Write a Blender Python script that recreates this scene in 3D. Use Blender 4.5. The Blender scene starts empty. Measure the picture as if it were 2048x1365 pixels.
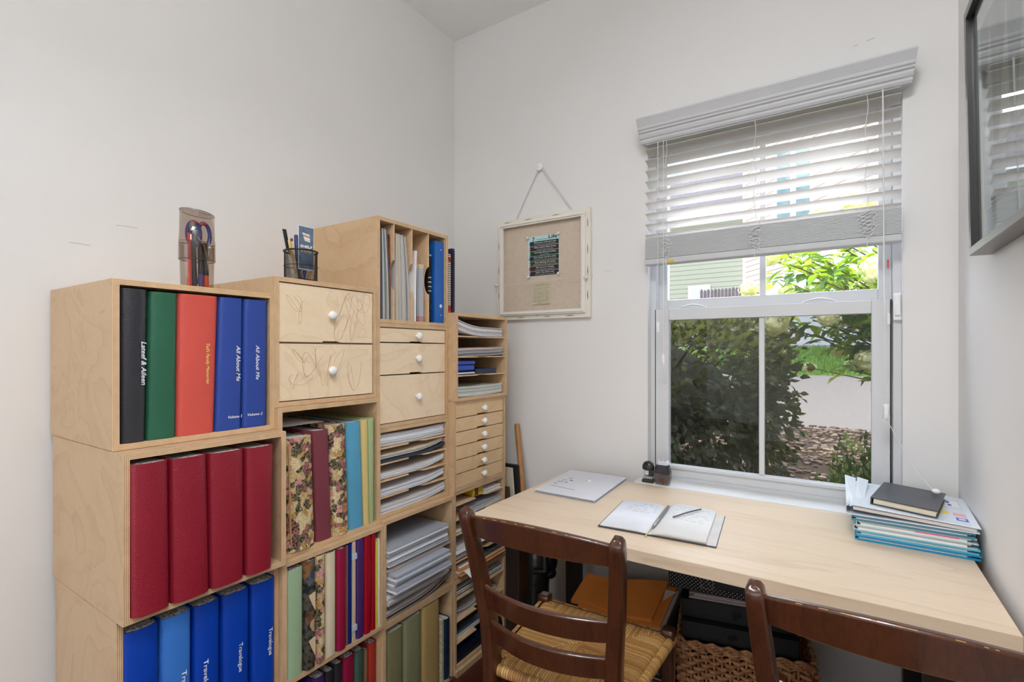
import bpy, math, random
from mathutils import Vector, Matrix, noise
random.seed(7)
BACK_Y = -3.2
sin, cos, pi = math.sin, math.cos, math.pi
D = bpy.data; SC = bpy.context.scene; COL = SC.collection

# ------------------------------------------------ camera, world, sun, lights, exposure
CAM_H = 1.284; FPX = 1000.0; TH = math.radians(33.2); HV = 702.0
cd = D.cameras.new('camera'); cam = D.objects.new('camera', cd); COL.objects.link(cam)
cam.location = (0, 0, CAM_H); cam.rotation_euler = (pi/2, 0, TH)
cd.sensor_width = 36.0; cd.lens = FPX/2048*36.0; cd.shift_y = (HV-682.5)/2048; cd.clip_start = 0.02; cd.clip_end = 200
SC.camera = cam
SC.view_settings.view_transform = 'Standard'; SC.view_settings.look = 'None'
SC.view_settings.gamma = 1.0; SC.view_settings.use_curve_mapping = False
SC.view_settings.exposure = 1.0
SC.cycles.max_bounces = 10; SC.cycles.diffuse_bounces = 6; SC.cycles.transparent_max_bounces = 24
SC.cycles.glossy_bounces = 4; SC.cycles.transmission_bounces = 8
SC.cycles.sample_clamp_indirect = 6.0; SC.cycles.caustics_reflective = False; SC.cycles.caustics_refractive = False

world = D.worlds.new('sky'); SC.world = world; world.use_nodes = True
wn = world.node_tree; wn.nodes.clear()
def wnode(t, **k):
    n = wn.nodes.new(t)
    for a, b in k.items(): setattr(n, a, b)
    return n
wo = wnode('ShaderNodeOutputWorld'); wb = wnode('ShaderNodeBackground'); wb.inputs['Strength'].default_value = 1.35
tc = wnode('ShaderNodeTexCoord'); sep = wnode('ShaderNodeSeparateXYZ'); rmp = wnode('ShaderNodeValToRGB')
e = rmp.color_ramp.elements; e[0].position = 0.0; e[0].color = (.62, .78, 1.0, 1); e[1].position = .55; e[1].color = (.12, .33, .92, 1)
nz = wnode('ShaderNodeTexNoise'); nz.inputs['Scale'].default_value = 5.0; nz.inputs['Detail'].default_value = 8.0
mp = wnode('ShaderNodeMapping'); mp.inputs['Scale'].default_value = (1, 1, 2.2)
cr = wnode('ShaderNodeValToRGB'); c2 = cr.color_ramp.elements; c2[0].position = .50; c2[0].color = (0, 0, 0, 1); c2[1].position = .66; c2[1].color = (1, 1, 1, 1)
mx = wnode('ShaderNodeMixRGB'); mx.inputs['Color2'].default_value = (1.0, 1.0, 1.0, 1)
L = wn.links
L.new(tc.outputs['Generated'], sep.inputs[0]); L.new(sep.outputs['Z'], rmp.inputs[0]); L.new(tc.outputs['Generated'], mp.inputs[0])
L.new(mp.outputs[0], nz.inputs['Vector']); L.new(nz.outputs[0], cr.inputs[0]); L.new(cr.outputs[0], mx.inputs['Fac'])
L.new(rmp.outputs[0], mx.inputs['Color1']); L.new(mx.outputs[0], wb.inputs['Color']); L.new(wb.outputs[0], wo.inputs[0])

def light(name, typ, loc, energy, color=(1, 1, 1), target=None, size=1.0, size_y=None, angle=None):
    d = D.lights.new(name, typ); o = D.objects.new(name, d); COL.objects.link(o); o.location = loc
    d.energy = energy; d.color = color
    if typ == 'AREA':
        d.size = size
        if size_y: d.shape = 'RECTANGLE'; d.size_y = size_y
    if angle: d.angle = angle
    if target is not None: o.rotation_euler = (Vector(target)-Vector(loc)).to_track_quat('-Z', 'Y').to_euler()
    return o
light('sun', 'SUN', (-2.2, -5, 8.5), 2.0, (1.0, .95, .86), target=(0, 0, 0), angle=.02)
# broad glow of the bright open sky on the far side of the road
light('bright_sky_glow', 'SUN', (-.3, 5, 3.4), 7.2, (.95, .98, 1.0), target=(0, 0, 0), angle=1.5)
# added fill: invented overhead panels, out of view; their frames are built below
light('ceiling_fill_light', 'AREA', (-.08, -.10, 2.80), 20, (.95, .98, 1.0), target=(1.22, .25, 0), size=.66, size_y=.66)
light('hall_fill_light', 'AREA', (1.4, -1.9, 2.86), 30, (.95, .98, 1.0), target=(1.38, -1.88, 0), size=1.1, size_y=1.1)
# added soft fill from behind the camera, attributed to an invented glazed door
light('rear_fill_light', 'AREA', (-.55, BACK_Y+.06, 1.15), 14, (.93, .97, 1.0), target=(-.55, 2, 1.15), size=2.0, size_y=2.1)

# ------------------------------------------------ measuring helpers: a photo point to a point on a real plane
def ray(u, v):
    a = u-1024; c = -(v-HV)
    return ((a*cos(TH)-FPX*sin(TH))/FPX, (a*sin(TH)+FPX*cos(TH))/FPX, c/FPX)
def PX(u, v, x): r = ray(u, v); t = x/r[0]; return Vector((x, r[1]*t, r[2]*t+CAM_H))
def PY(u, v, y): r = ray(u, v); t = y/r[1]; return Vector((r[0]*t, y, r[2]*t+CAM_H))
def PZ(u, v, z): r = ray(u, v); t = (z-CAM_H)/r[2]; return Vector((r[0]*t, r[1]*t, z))
def Yx(u, x): r = ray(u, 700); return r[1]*x/r[0]

# ------------------------------------------------ materials
def lin(c):
    return tuple(((v/255)/12.92 if v/255 <= .04045 else ((v/255+.055)/1.055)**2.4) for v in c)
MATS = {}
def base_mat(name):
    m = D.materials.new(name); m.use_nodes = True; MATS[name] = m
    nt = m.node_tree; b = nt.nodes['Principled BSDF']
    return m, nt, b
def N(nt, t, **k):
    n = nt.nodes.new(t)
    for a, b in k.items():
        if a.startswith('i_'): n.inputs[a[2:].replace('_', ' ')].default_value = b
        else: setattr(n, a, b)
    return n
def vec_in(nt, scale=(1, 1, 1), rot=(0, 0, 0), coord='Object'):
    t = N(nt, 'ShaderNodeTexCoord'); m = N(nt, 'ShaderNodeMapping')
    m.inputs['Scale'].default_value = scale; m.inputs['Rotation'].default_value = rot
    nt.links.new(t.outputs[coord], m.inputs[0]); return m.outputs[0]
def ramp(nt, fac, stops, interp='LINEAR'):
    r = N(nt, 'ShaderNodeValToRGB'); r.color_ramp.interpolation = interp
    el = r.color_ramp.elements
    while len(el) < len(stops): el.new(.5)
    for q, (p, c) in zip(el, stops): q.position = p; q.color = (*c, 1) if len(c) == 3 else c
    nt.links.new(fac, r.inputs[0]); return r.outputs[0]
def bump(nt, b, h, s=.1, d=.01):
    n = N(nt, 'ShaderNodeBump'); n.inputs['Strength'].default_value = s; n.inputs['Distance'].default_value = d
    nt.links.new(h, n.inputs['Height']); nt.links.new(n.outputs[0], b.inputs['Normal'])
def mat(name, col, rough=.6, metal=0, var=.0, scale=8, bmp=0, bscale=60, spec=.5, alpha=1, coat=0, sc3=(1, 1, 1)):
    """a plain surface with a little procedural unevenness in its own colour"""
    if name in MATS: return MATS[name]
    m, nt, b = base_mat(name); c = lin(col)
    b.inputs['Roughness'].default_value = rough; b.inputs['Metallic'].default_value = metal
    b.inputs['Specular IOR Level'].default_value = spec; b.inputs['Coat Weight'].default_value = coat
    v = vec_in(nt, sc3)
    n = N(nt, 'ShaderNodeTexNoise'); n.inputs['Scale'].default_value = scale; n.inputs['Detail'].default_value = 5
    nt.links.new(v, n.inputs['Vector'])
    lo = tuple(x*(1-var) for x in c); hi = tuple(min(1, x*(1+var)) for x in c)
    nt.links.new(ramp(nt, n.outputs[0], [(.3, lo), (.7, hi)]), b.inputs['Base Color'])
    if bmp:
        n2 = N(nt, 'ShaderNodeTexNoise'); n2.inputs['Scale'].default_value = bscale; n2.inputs['Detail'].default_value = 3
        nt.links.new(v, n2.inputs['Vector']); bump(nt, b, n2.outputs[0], bmp, .004)
    if alpha < 1: b.inputs['Alpha'].default_value = alpha
    return m
def wood(name, c1, c2, c3, sc=(2, 2, 14), dist=2.0, rough=.45, line=.35, coat=0, freq=6.0):
    m, nt, b = base_mat(name)
    v = vec_in(nt, sc)
    n = N(nt, 'ShaderNodeTexNoise'); n.inputs['Scale'].default_value = 1.0; n.inputs['Detail'].default_value = 3; n.inputs['Distortion'].default_value = dist*.3
    nt.links.new(v, n.inputs['Vector'])
    mu = N(nt, 'ShaderNodeMath', operation='MULTIPLY'); mu.inputs[1].default_value = freq; nt.links.new(n.outputs[0], mu.inputs[0])
    fr = N(nt, 'ShaderNodeMath', operation='FRACT'); nt.links.new(mu.outputs[0], fr.inputs[0])
    rings = ramp(nt, fr.outputs[0], [(0, lin(c1)), (.45, lin(c1)), (.86, lin(c2)), (.95, lin(c3)), (1, lin(c1))])
    f = N(nt, 'ShaderNodeTexNoise'); f.inputs['Scale'].default_value = 3.0; f.inputs['Detail'].default_value = 8; f.inputs['Roughness'].default_value = .7
    v2 = vec_in(nt, tuple(s*6 for s in sc)); nt.links.new(v2, f.inputs['Vector'])
    fine = ramp(nt, f.outputs[0], [(.3, lin(c2)), (.65, lin(c1))])
    mx = N(nt, 'ShaderNodeMixRGB'); mx.inputs[0].default_value = line
    nt.links.new(fine, mx.inputs[1]); nt.links.new(rings, mx.inputs[2]); nt.links.new(mx.outputs[0], b.inputs['Base Color'])
    b.inputs['Roughness'].default_value = rough; b.inputs['Coat Weight'].default_value = coat; b.inputs['Coat Roughness'].default_value = .15
    bump(nt, b, f.outputs[0], .04, .002)
    return m
def glass(name, tint=(255, 255, 255), refl=.08, body=0.0, col=(255, 255, 255)):
    """thin sheet: clear see-through, fresnel mirror, optional milky body"""
    m = D.materials.new(name); m.use_nodes = True; MATS[name] = m; nt = m.node_tree; nt.nodes.clear()
    o = N(nt, 'ShaderNodeOutputMaterial'); t = N(nt, 'ShaderNodeBsdfTransparent'); g = N(nt, 'ShaderNodeBsdfGlossy')
    t.inputs[0].default_value = (*lin(tint), 1); g.inputs['Roughness'].default_value = .02 if body == 0 else .18
    lw = N(nt, 'ShaderNodeLayerWeight'); lw.inputs['Blend'].default_value = .5
    pw = N(nt, 'ShaderNodeMath', operation='POWER'); pw.inputs[1].default_value = 4.0; nt.links.new(lw.outputs['Facing'], pw.inputs[0])
    add = N(nt, 'ShaderNodeMath', operation='MULTIPLY_ADD'); add.inputs[1].default_value = .7; add.inputs[2].default_value = refl+.03; add.use_clamp = True
    nt.links.new(pw.outputs[0], add.inputs[0])
    mx = N(nt, 'ShaderNodeMixShader'); nt.links.new(add.outputs[0], mx.inputs[0])
    if body > 0:
        d = N(nt, 'ShaderNodeBsdfDiffuse'); d.inputs[0].default_value = (*lin(col), 1)
        m2 = N(nt, 'ShaderNodeMixShader'); m2.inputs[0].default_value = body
        nt.links.new(t.outputs[0], m2.inputs[1]); nt.links.new(d.outputs[0], m2.inputs[2]); nt.links.new(m2.outputs[0], mx.inputs[1])
    else: nt.links.new(t.outputs[0], mx.inputs[1])
    nt.links.new(g.outputs[0], mx.inputs[2]); nt.links.new(mx.outputs[0], o.inputs[0])
    return m

birch = wood('birch_veneer', (204, 174, 138), (193, 160, 122), (176, 142, 104), sc=(3.0, 3.0, 3.4), freq=9, line=.42)
birch_front = wood('birch_drawer_front', (238, 216, 184), (230, 204, 170), (216, 188, 152), sc=(2.2, 3.0, 3.6), freq=7, line=.4)
ply_light = mat('ply_edge_light', (222, 190, 150), .6, var=.08, scale=30, sc3=(1, 1, 1))
ply_dark = mat('ply_edge_dark', (184, 146, 108), .6, var=.12, scale=30)
ply_end = mat('ply_thin_edge', (216, 184, 146), .6, var=.08, scale=40)
inner_wood = wood('birch_inside', (206, 170, 126), (192, 154, 108), (176, 138, 94), sc=(3, 3, 3), freq=6, line=.35)
walnut = wood('dark_chair_wood', (84, 44, 22), (56, 28, 14), (34, 17, 9), sc=(9, 9, 2.5), freq=4, line=.3, rough=.28, coat=.55)
legwood = mat('dark_desk_leg', (30, 20, 17), .35, var=.2, scale=10)
maple = wood('desk_maple_top', (224, 203, 178), (215, 190, 161), (202, 174, 143), sc=(1.0, 9, 9), freq=4, line=.42, rough=.34)
white_plastic = mat('white_plastic', (240, 240, 240), .3, var=.01)
vinyl = mat('white_vinyl', (210, 211, 213), .3, var=.01)
trim_white = mat('trim_white', (222, 222, 222), .4, var=.01)
blindm = mat('blind_white', (196, 197, 199), .45, var=.01)
paper = mat('white_paper', (236, 235, 236), .8, var=.03, scale=20)
paper_grey = mat('grey_paper', (206, 202, 200), .8, var=.04, scale=20)  # even grey tone for page blocks and sheets
paper_blue = mat('bluish_paper', (226, 228, 236), .6, var=.03, scale=20)
cream = mat('cream_paper', (226, 214, 190), .8, var=.04, scale=20)
black = mat('black_plastic', (22, 22, 24), .35, var=.1)
blackcloth = mat('black_cloth', (26, 27, 30), .55, var=.12, bmp=.2, bscale=300)
wallm, nt, b = base_mat('wall_paint')
nn = N(nt, 'ShaderNodeTexNoise'); nn.inputs['Scale'].default_value = 2.5; nn.inputs['Detail'].default_value = 6
nt.links.new(vec_in(nt), nn.inputs['Vector']); wc = lin((228, 226, 224))
nt.links.new(ramp(nt, nn.outputs[0], [(.35, tuple(x*.985 for x in wc)), (.65, wc)]), b.inputs['Base Color'])
b.inputs['Roughness'].default_value = .75
n2 = N(nt, 'ShaderNodeTexNoise'); n2.inputs['Scale'].default_value = 220; nt.links.new(vec_in(nt), n2.inputs['Vector']); bump(nt, b, n2.outputs[0], .05, .002)
ceilm = mat('ceiling_paint', (236, 237, 237), .8, var=.01, scale=3)
floorm, nt, b = base_mat('floor_boards')
br = N(nt, 'ShaderNodeTexBrick'); br.offset = .37
br.inputs['Color1'].default_value = (*lin((92, 48, 34)), 1); br.inputs['Color2'].default_value = (*lin((70, 36, 27)), 1); br.inputs['Mortar'].default_value = (*lin((40, 22, 18)), 1)
br.inputs['Scale'].default_value = 1.0; br.inputs['Brick Width'].default_value = .9; br.inputs['Row Height'].default_value = .125; br.inputs['Mortar Size'].default_value = .0016
nt.links.new(vec_in(nt), br.inputs['Vector'])
g = N(nt, 'ShaderNodeTexNoise'); g.inputs['Scale'].default_value = 4; g.inputs['Detail'].default_value = 8; nt.links.new(vec_in(nt, (1.5, 18, 1)), g.inputs['Vector'])
mxx = N(nt, 'ShaderNodeMixRGB', blend_type='MULTIPLY'); mxx.inputs[0].default_value = .6
nt.links.new(br.outputs[0], mxx.inputs[1]); nt.links.new(ramp(nt, g.outputs[0], [(.3, (.55, .5, .5)), (.7, (1, 1, 1))]), mxx.inputs[2])
nt.links.new(mxx.outputs[0], b.inputs['Base Color']); b.inputs['Roughness'].default_value = .3

def tapestry(name, stops, scale=26, fine=.25):
    m, nt, b = base_mat(name)
    v = vec_in(nt)
    nz = N(nt, 'ShaderNodeTexNoise'); nz.inputs['Scale'].default_value = scale*1.6; nz.inputs['Detail'].default_value = 2
    nt.links.new(v, nz.inputs['Vector'])
    mx = N(nt, 'ShaderNodeMixRGB'); mx.inputs[0].default_value = .035; nt.links.new(v, mx.inputs[1]); nt.links.new(nz.outputs['Color'], mx.inputs[2])
    vo = N(nt, 'ShaderNodeTexVoronoi'); vo.inputs['Scale'].default_value = scale*2.2; nt.links.new(mx.outputs[0], vo.inputs['Vector'])
    sp = N(nt, 'ShaderNodeSeparateColor'); nt.links.new(vo.outputs['Color'], sp.inputs[0])
    c1 = ramp(nt, sp.outputs[0], stops, 'CONSTANT')
    wv = N(nt, 'ShaderNodeTexNoise'); wv.inputs['Scale'].default_value = scale*7; wv.inputs['Detail'].default_value = 4; nt.links.new(v, wv.inputs['Vector'])
    c2 = ramp(nt, wv.outputs[0], [(.42, lin((40, 42, 38))), (.5, lin((200, 176, 132))), (.62, lin((226, 206, 168)))])
    m2 = N(nt, 'ShaderNodeMixRGB'); m2.inputs[0].default_value = fine; nt.links.new(c1, m2.inputs[1]); nt.links.new(c2, m2.inputs[2])
    nt.links.new(m2.outputs[0], b.inputs['Base Color']); b.inputs['Roughness'].default_value = .95; b.inputs['Specular IOR Level'].default_value = .1
    bump(nt, b, wv.outputs[0], .3, .003)
    return m
tap_floral = tapestry('floral_tapestry', [(0, lin((200, 174, 126))), (.18, lin((44, 52, 40))), (.40, lin((140, 70, 84))), (.52, lin((182, 136, 66))), (.64, lin((222, 202, 160))), (.76, lin((84, 34, 50))), (.88, lin((206, 146, 142)))])
tap_bear = tapestry('dark_figured_tapestry', [(0, lin((38, 44, 48))), (.35, lin((120, 78, 48))), (.5, lin((30, 32, 36))), (.74, lin((190, 164, 126))), (.82, lin((92, 54, 38))), (.92, lin((60, 72, 84)))], 9, .10)
spine_lining, nt, b = base_mat('crumpled_page_edge')
nn = N(nt, 'ShaderNodeTexNoise'); nn.inputs['Scale'].default_value = 160; nn.inputs['Detail'].default_value = 3; nt.links.new(vec_in(nt), nn.inputs['Vector'])
nt.links.new(ramp(nt, nn.outputs[0], [(.36, lin((110, 108, 104))), (.47, lin((200, 196, 190))), (.6, lin((238, 236, 232)))]), b.inputs['Base Color']); b.inputs['Roughness'].default_value = .7
bump(nt, b, nn.outputs[0], .8, .006)

# ------------------------------------------------ mesh building
class MB:
    def __init__(s): s.v = []; s.f = []; s.m = []; s.sm = []
    def add(s, vs, fs, mi=0, smooth=False):
        o = len(s.v); s.v += [tuple(p) for p in vs]
        for f in fs: s.f.append([i+o for i in f]); s.m.append(mi); s.sm.append(smooth)
        return s
    def box(s, x0, x1, y0, y1, z0, z1, mi=0):
        vs = [(x0, y0, z0), (x1, y0, z0), (x1, y1, z0), (x0, y1, z0), (x0, y0, z1), (x1, y0, z1), (x1, y1, z1), (x0, y1, z1)]
        return s.add(vs, [(3, 2, 1, 0), (4, 5, 6, 7), (0, 1, 5, 4), (1, 2, 6, 5), (2, 3, 7, 6), (3, 0, 4, 7)], mi)
    def loft(s, rings, mi=0, smooth=True, cap=True, closed=True):
        n = len(rings[0]); vs = [p for r in rings for p in r]; fs = []
        for i in range(len(rings)-1):
            for j in range(n if closed else n-1):
                k = (j+1) % n; fs.append((i*n+j, i*n+k, (i+1)*n+k, (i+1)*n+j))
        s.add(vs, fs, mi, smooth)
        if cap:
            s.add(rings[0], [tuple(range(n))[::-1]], mi); s.add(rings[-1], [tuple(range(n))], mi)
        return s
    def tube(s, pts, r, n=8, mi=0, cap=True, flat=1.0):
        pts = [Vector(p) for p in pts]; rings = []; up = None
        for i, p in enumerate(pts):
            t = (pts[min(i+1, len(pts)-1)]-pts[max(i-1, 0)])
            t = t.normalized() if t.length > 1e-9 else Vector((0, 0, 1))
            if up is None: up = t.orthogonal().normalized()
            up = (up-t*up.dot(t)); up = up.normalized() if up.length > 1e-6 else t.orthogonal().normalized()
            w = t.cross(up); rr = r[i] if isinstance(r, (list, tuple)) else r
            rings.append([p+up*cos(2*pi*k/n)*rr+w*sin(2*pi*k/n)*rr*flat for k in range(n)])
        return s.loft(rings, mi, True, cap)
    def lathe(s, prof, c=(0, 0, 0), axis='z', n=24, mi=0, smooth=True, cap=False):
        rings = []
        for r, h in prof:
            ring = []
            for k in range(n):
                a = 2*pi*k/n; p = (r*cos(a), r*sin(a), h)
                if axis == 'x': p = (h, r*cos(a), r*sin(a))
                if axis == 'y': p = (r*cos(a), h, -r*sin(a))
                if axis == '-y': p = (r*cos(a), -h, r*sin(a))
                ring.append((p[0]+c[0], p[1]+c[1], p[2]+c[2]))
            rings.append(ring)
        return s.loft(rings, mi, smooth, cap)
    def prism(s, poly, z0, z1, mi=0, smooth=False, fn=None):
        """poly in xy pushed from z0 to z1; fn maps (x,y,z)->point"""
        fn = fn or (lambda x, y, z: (x, y, z))
        a = [fn(x, y, z0) for x, y in poly]; b = [fn(x, y, z1) for x, y in poly]; n = len(poly)
        s.add(a+b, [(i, (i+1) % n, n+(i+1) % n, n+i) for i in range(n)], mi, smooth)
        s.add(a, [tuple(range(n))[::-1]], mi); s.add(b, [tuple(range(n))], mi); return s
    def ball(s, c, r, n=12, mi=0, sq=(1, 1, 1)):
        rings = []
        for i in range(n//2+1):
            t = pi*i/(n//2); rr = max(sin(t), 1e-3)
            rings.append([(c[0]+r*sq[0]*rr*cos(2*pi*k/n), c[1]+r*sq[1]*rr*sin(2*pi*k/n), c[2]-r*sq[2]*cos(t)) for k in range(n)])
        return s.loft(rings, mi, True, False)
    def build(s, name, mats, parent=None, bevel=0, seg=2, smooth=None):
        me = D.meshes.new(name); me.from_pydata(s.v, [], s.f)
        if not isinstance(mats, (list, tuple)): mats = [mats]
        for m in mats: me.materials.append(m)
        me.polygons.foreach_set('material_index', s.m)
        me.polygons.foreach_set('use_smooth', [bool(x) if smooth is None else smooth for x in s.sm]); me.update()
        o = D.objects.new(name, me); COL.objects.link(o)
        if parent is not None: o.parent = parent; o.matrix_parent_inverse = Matrix.Identity(4) if parent.location.length == 0 else Matrix.Translation(-parent.location)
        if bevel:
            b = o.modifiers.new('bevel', 'BEVEL'); b.width = bevel; b.segments = seg; b.limit_method = 'ANGLE'; b.angle_limit = math.radians(40)
        return o
def tag(o, label=None, cat=None, group=None, kind=None):
    if label: o['label'] = label
    if cat: o['category'] = cat
    if group: o['group'] = group
    if kind: o['kind'] = kind
    return o
def thing(name, label, cat, loc=(0, 0, 0), group=None):
    o = D.objects.new(name, None); COL.objects.link(o); o.location = loc; o.empty_display_size = .05
    return tag(o, label, cat, group)
def struct(mb, name, m, bevel=0): return tag(mb.build(name, m, None, bevel), kind='structure')
def lettering(body, size, org, right, up, m, name='lettering', parent=None, shear=0, align='LEFT', width=None, offset=0.0, name2=None):
    cu = D.curves.new('t', 'FONT'); cu.body = body; cu.size = size; cu.shear = shear; cu.align_x = align; cu.extrude = 0; cu.resolution_u = 2; cu.offset = offset
    ob = D.objects.new('t', cu); COL.objects.link(ob)
    dg = bpy.context.evaluated_depsgraph_get(); me = D.meshes.new_from_object(ob.evaluated_get(dg))
    D.objects.remove(ob); D.curves.remove(cu)
    right = Vector(right).normalized(); up = Vector(up).normalized(); nrm = right.cross(up)
    xs = [v.co.x for v in me.vertices] or [0]; w = max(xs)-min(xs); k = width/w if width and w > 0 else 1
    for v in me.vertices: v.co = Vector(org)+right*v.co.x*k+up*v.co.y
    me.materials.clear(); me.materials.append(m); me.name = name
    o = D.objects.new(name, me); COL.objects.link(o)
    if parent is not None: o.parent = parent; o.matrix_parent_inverse = Matrix.Translation(-parent.location)
    return o
def copy_tree(o, parent=None):
    c = o.copy(); COL.objects.link(c); c.parent = parent
    for ch in list(o.children): copy_tree(ch, c)
    return c
# ------------------------------------------------ the room
WX0, WX1, WY = -1.709, .309, 2.053; CEIL = 2.924; T = .12
OX0, OX1, OZ0, OZ1 = -.671, .176, .74, 2.15      # window opening
RX, BY = 2.6, -3.2                                # the room opens out behind the camera
struct(MB().box(WX0-T, RX+T, BY-T, WY+T, -.12, 0), 'floor', floorm)
struct(MB().box(WX0-T, RX+T, BY-T, WY+T, CEIL, CEIL+.1), 'ceiling', ceilm)
struct(MB().box(WX0-T, WX0, BY-T, WY+T, 0, CEIL), 'wall_left', wallm)
struct(MB().box(WX0, OX0, WY, WY+T, 0, CEIL).box(OX1, RX+T, WY, WY+T, 0, CEIL).box(OX0, OX1, WY, WY+T, 0, OZ0).box(OX0, OX1, WY, WY+T, OZ1, CEIL), 'wall_window_side', wallm)
struct(MB().box(WX1, WX1+T, -.9, WY, 0, CEIL), 'wall_right', wallm)
struct(MB().box(WX0, RX, BY-T, BY, 0, CEIL), 'wall_back', wallm)
struct(MB().box(RX, RX+T, BY, WY, 0, CEIL), 'wall_far_right', wallm)
def baseb(name, x0, x1, y0, y1): struct(MB().box(x0, x1, y0, y1, 0, .11).box(x0+(.004 if x1-x0 < .1 and x0 > 0 else 0), x1-(.004 if x1-x0 < .1 and x0 < 0 else 0), y0+(.004 if y1-y0 < .1 else 0), y1, .11, .128), name, trim_white, .002)
baseb('baseboard_window_side', WX0, WX1, WY-.013, WY)
baseb('baseboard_left', WX0, WX0+.013, BY, WY-.013)
baseb('baseboard_right', WX1-.013, WX1, -.9, WY-.013)
# invented ceiling fixtures, out of view, giving the added fill lights a source
for i, (fx, fy) in enumerate(((-.08, -.10), (1.4, -1.9))):
    t = thing('added_ceiling_light', 'invented square white flush ceiling light added as fill ' + ('over the room behind the viewer' if i == 0 else 'over the hall beside the room'), 'ceiling light', (fx, fy, CEIL))
    h = .36 if i == 0 else .58
    MB().box(fx-h, fx+h, fy-h, fy-h+.02, CEIL-.05, CEIL).box(fx-h, fx+h, fy+h-.02, fy+h, CEIL-.05, CEIL).box(fx-h, fx-h+.02, fy-h+.02, fy+h-.02, CEIL-.05, CEIL).box(fx+h-.02, fx+h, fy-h+.02, fy+h-.02, CEIL-.05, CEIL).build('added_fixture_frame', trim_white, t)

# invented glazed double door behind the viewer, a source for the added rear fill
gd0 = D.objects.new('added_door', None); COL.objects.link(gd0); tag(gd0, kind='structure')
for k in range(2):
    x0 = -1.6+k*1.05
    MB().box(x0, x0+.09, BY, BY+.04, 0, 2.25).box(x0+.96, x0+1.05, BY, BY+.04, 0, 2.25).box(x0+.09, x0+.96, BY, BY+.04, 2.15, 2.25).box(x0+.09, x0+.96, BY, BY+.04, 0, .12).build('added_door_leaf', trim_white, gd0, .002)
    MB().box(x0+.09, x0+.96, BY+.01, BY+.016, .12, 2.15).build('added_door_glass', mat('added_door_glass_pale', (200, 210, 214), .1), gd0)
# ------------------------------------------------ window: vinyl single hung
YF = 2.095      # interior face of the vinyl frame
w = D.objects.new('window_1', None); COL.objects.link(w); tag(w, kind='structure')
def rect_frame(x0, x1, z0, z1, t, y0, y1, tb=None):
    tb = tb or t
    return MB().box(x0, x0+t, y0, y1, z0, z1).box(x1-t, x1, y0, y1, z0, z1).box(x0+t, x1-t, y0, y1, z1-t, z1).box(x0+t, x1-t, y0, y1, z0, z0+tb)
rect_frame(OX0, OX1, OZ0, OZ1, .026, YF, YF+.09).build('window_frame', vinyl, w, .002)
# lower sash
LX0, LX1 = -.646, .143; LZ1 = 1.457
GX0, GX1, GZ0, GZ1 = -.592, .092, .812, 1.411
m_ = MB().box(LX0, GX0, YF-.002, YF+.03, .765, LZ1).box(GX1, LX1, YF-.002, YF+.03, .765, LZ1).box(GX0, GX1, YF-.002, YF+.03, GZ1, LZ1).box(GX0, GX1, YF-.002, YF+.03, .765, GZ0-.012)
m_.box(GX0-.004, GX1+.004, YF-.01, YF+.03, GZ0-.014, GZ0).box(-.255, -.236, YF+.006, YF+.022, GZ0, GZ1)
m_.build('lower_sash', vinyl, w, .0025)
gl = glass('clear_glass', (252, 253, 252), -.024)
MB().box(GX0, GX1, YF+.012, YF+.016, GZ0, GZ1).build('lower_pane', gl, w)
MB().box(LX0-.004, LX0-.001, YF-.001, YF+.03, .765, LZ1).box(LX1+.001, LX1+.004, YF-.001, YF+.03, .765, LZ1).build('sash_gasket', black, w)
# upper sash, one track further out
UX0, UX1, UZ0 = -.608, .112, 1.498
MB().box(-.646, UX0, YF+.035, YF+.07, 1.44, OZ1-.02).box(UX1, .150, YF+.035, YF+.07, 1.44, OZ1-.02).box(UX0, UX1, YF+.035, YF+.07, 1.44, UZ0).box(UX0, UX1, YF+.035, YF+.07, OZ1-.06, OZ1-.02).box(-.258, -.236, YF+.045, YF+.06, UZ0, OZ1-.06).build('upper_sash', vinyl, w, .0025)
MB().box(UX0, UX1, YF+.05, YF+.054, UZ0, OZ1-.06).build('upper_pane', gl, w)
for cx in (-.50, -.06):       # lift handles on top of the lower sash
    MB().tube([(cx-.055+.11*i/12, YF+.012, LZ1+.001+.014*sin(pi*i/12)) for i in range(13)], .003, 6).build('sash_lift', vinyl, w)
MB().box(.150, .172, YF-.018, YF, 1.385, 1.475).box(.153, .169, YF-.026, YF-.018, 1.40, 1.47).box(.134, .143, YF-.008, YF-.002, 1.37, 1.41).build('vent_latch', white_plastic, w, .003)
MB().box(.135, .139, YF-.001, YF+.001, 1.56, 1.59).build('red_marker', mat('red_marker', (214, 60, 62), .5), w)
# insect screen outside the lower sash
scr, nt, b = base_mat('insect_screen'); nt.nodes.clear()
o_ = N(nt, 'ShaderNodeOutputMaterial'); t_ = N(nt, 'ShaderNodeBsdfTransparent'); d_ = N(nt, 'ShaderNodeBsdfDiffuse'); d_.inputs[0].default_value = (*lin((40, 39, 36)), 1)
mx = N(nt, 'ShaderNodeMixShader'); ck = N(nt, 'ShaderNodeTexNoise'); ck.inputs['Scale'].default_value = 900; nt.links.new(vec_in(nt), ck.inputs['Vector'])
mr = N(nt, 'ShaderNodeMapRange'); mr.inputs[3].default_value = .36; mr.inputs[4].default_value = .50; nt.links.new(ck.outputs[0], mr.inputs[0]); nt.links.new(mr.outputs[0], mx.inputs[0])
nt.links.new(t_.outputs[0], mx.inputs[1]); nt.links.new(d_.outputs[0], mx.inputs[2]); nt.links.new(mx.outputs[0], o_.inputs[0])
MB().box(OX0+.026, OX1-.026, YF+.075, YF+.0762, .77, 1.47).build('insect_screen', scr, w)
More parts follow.
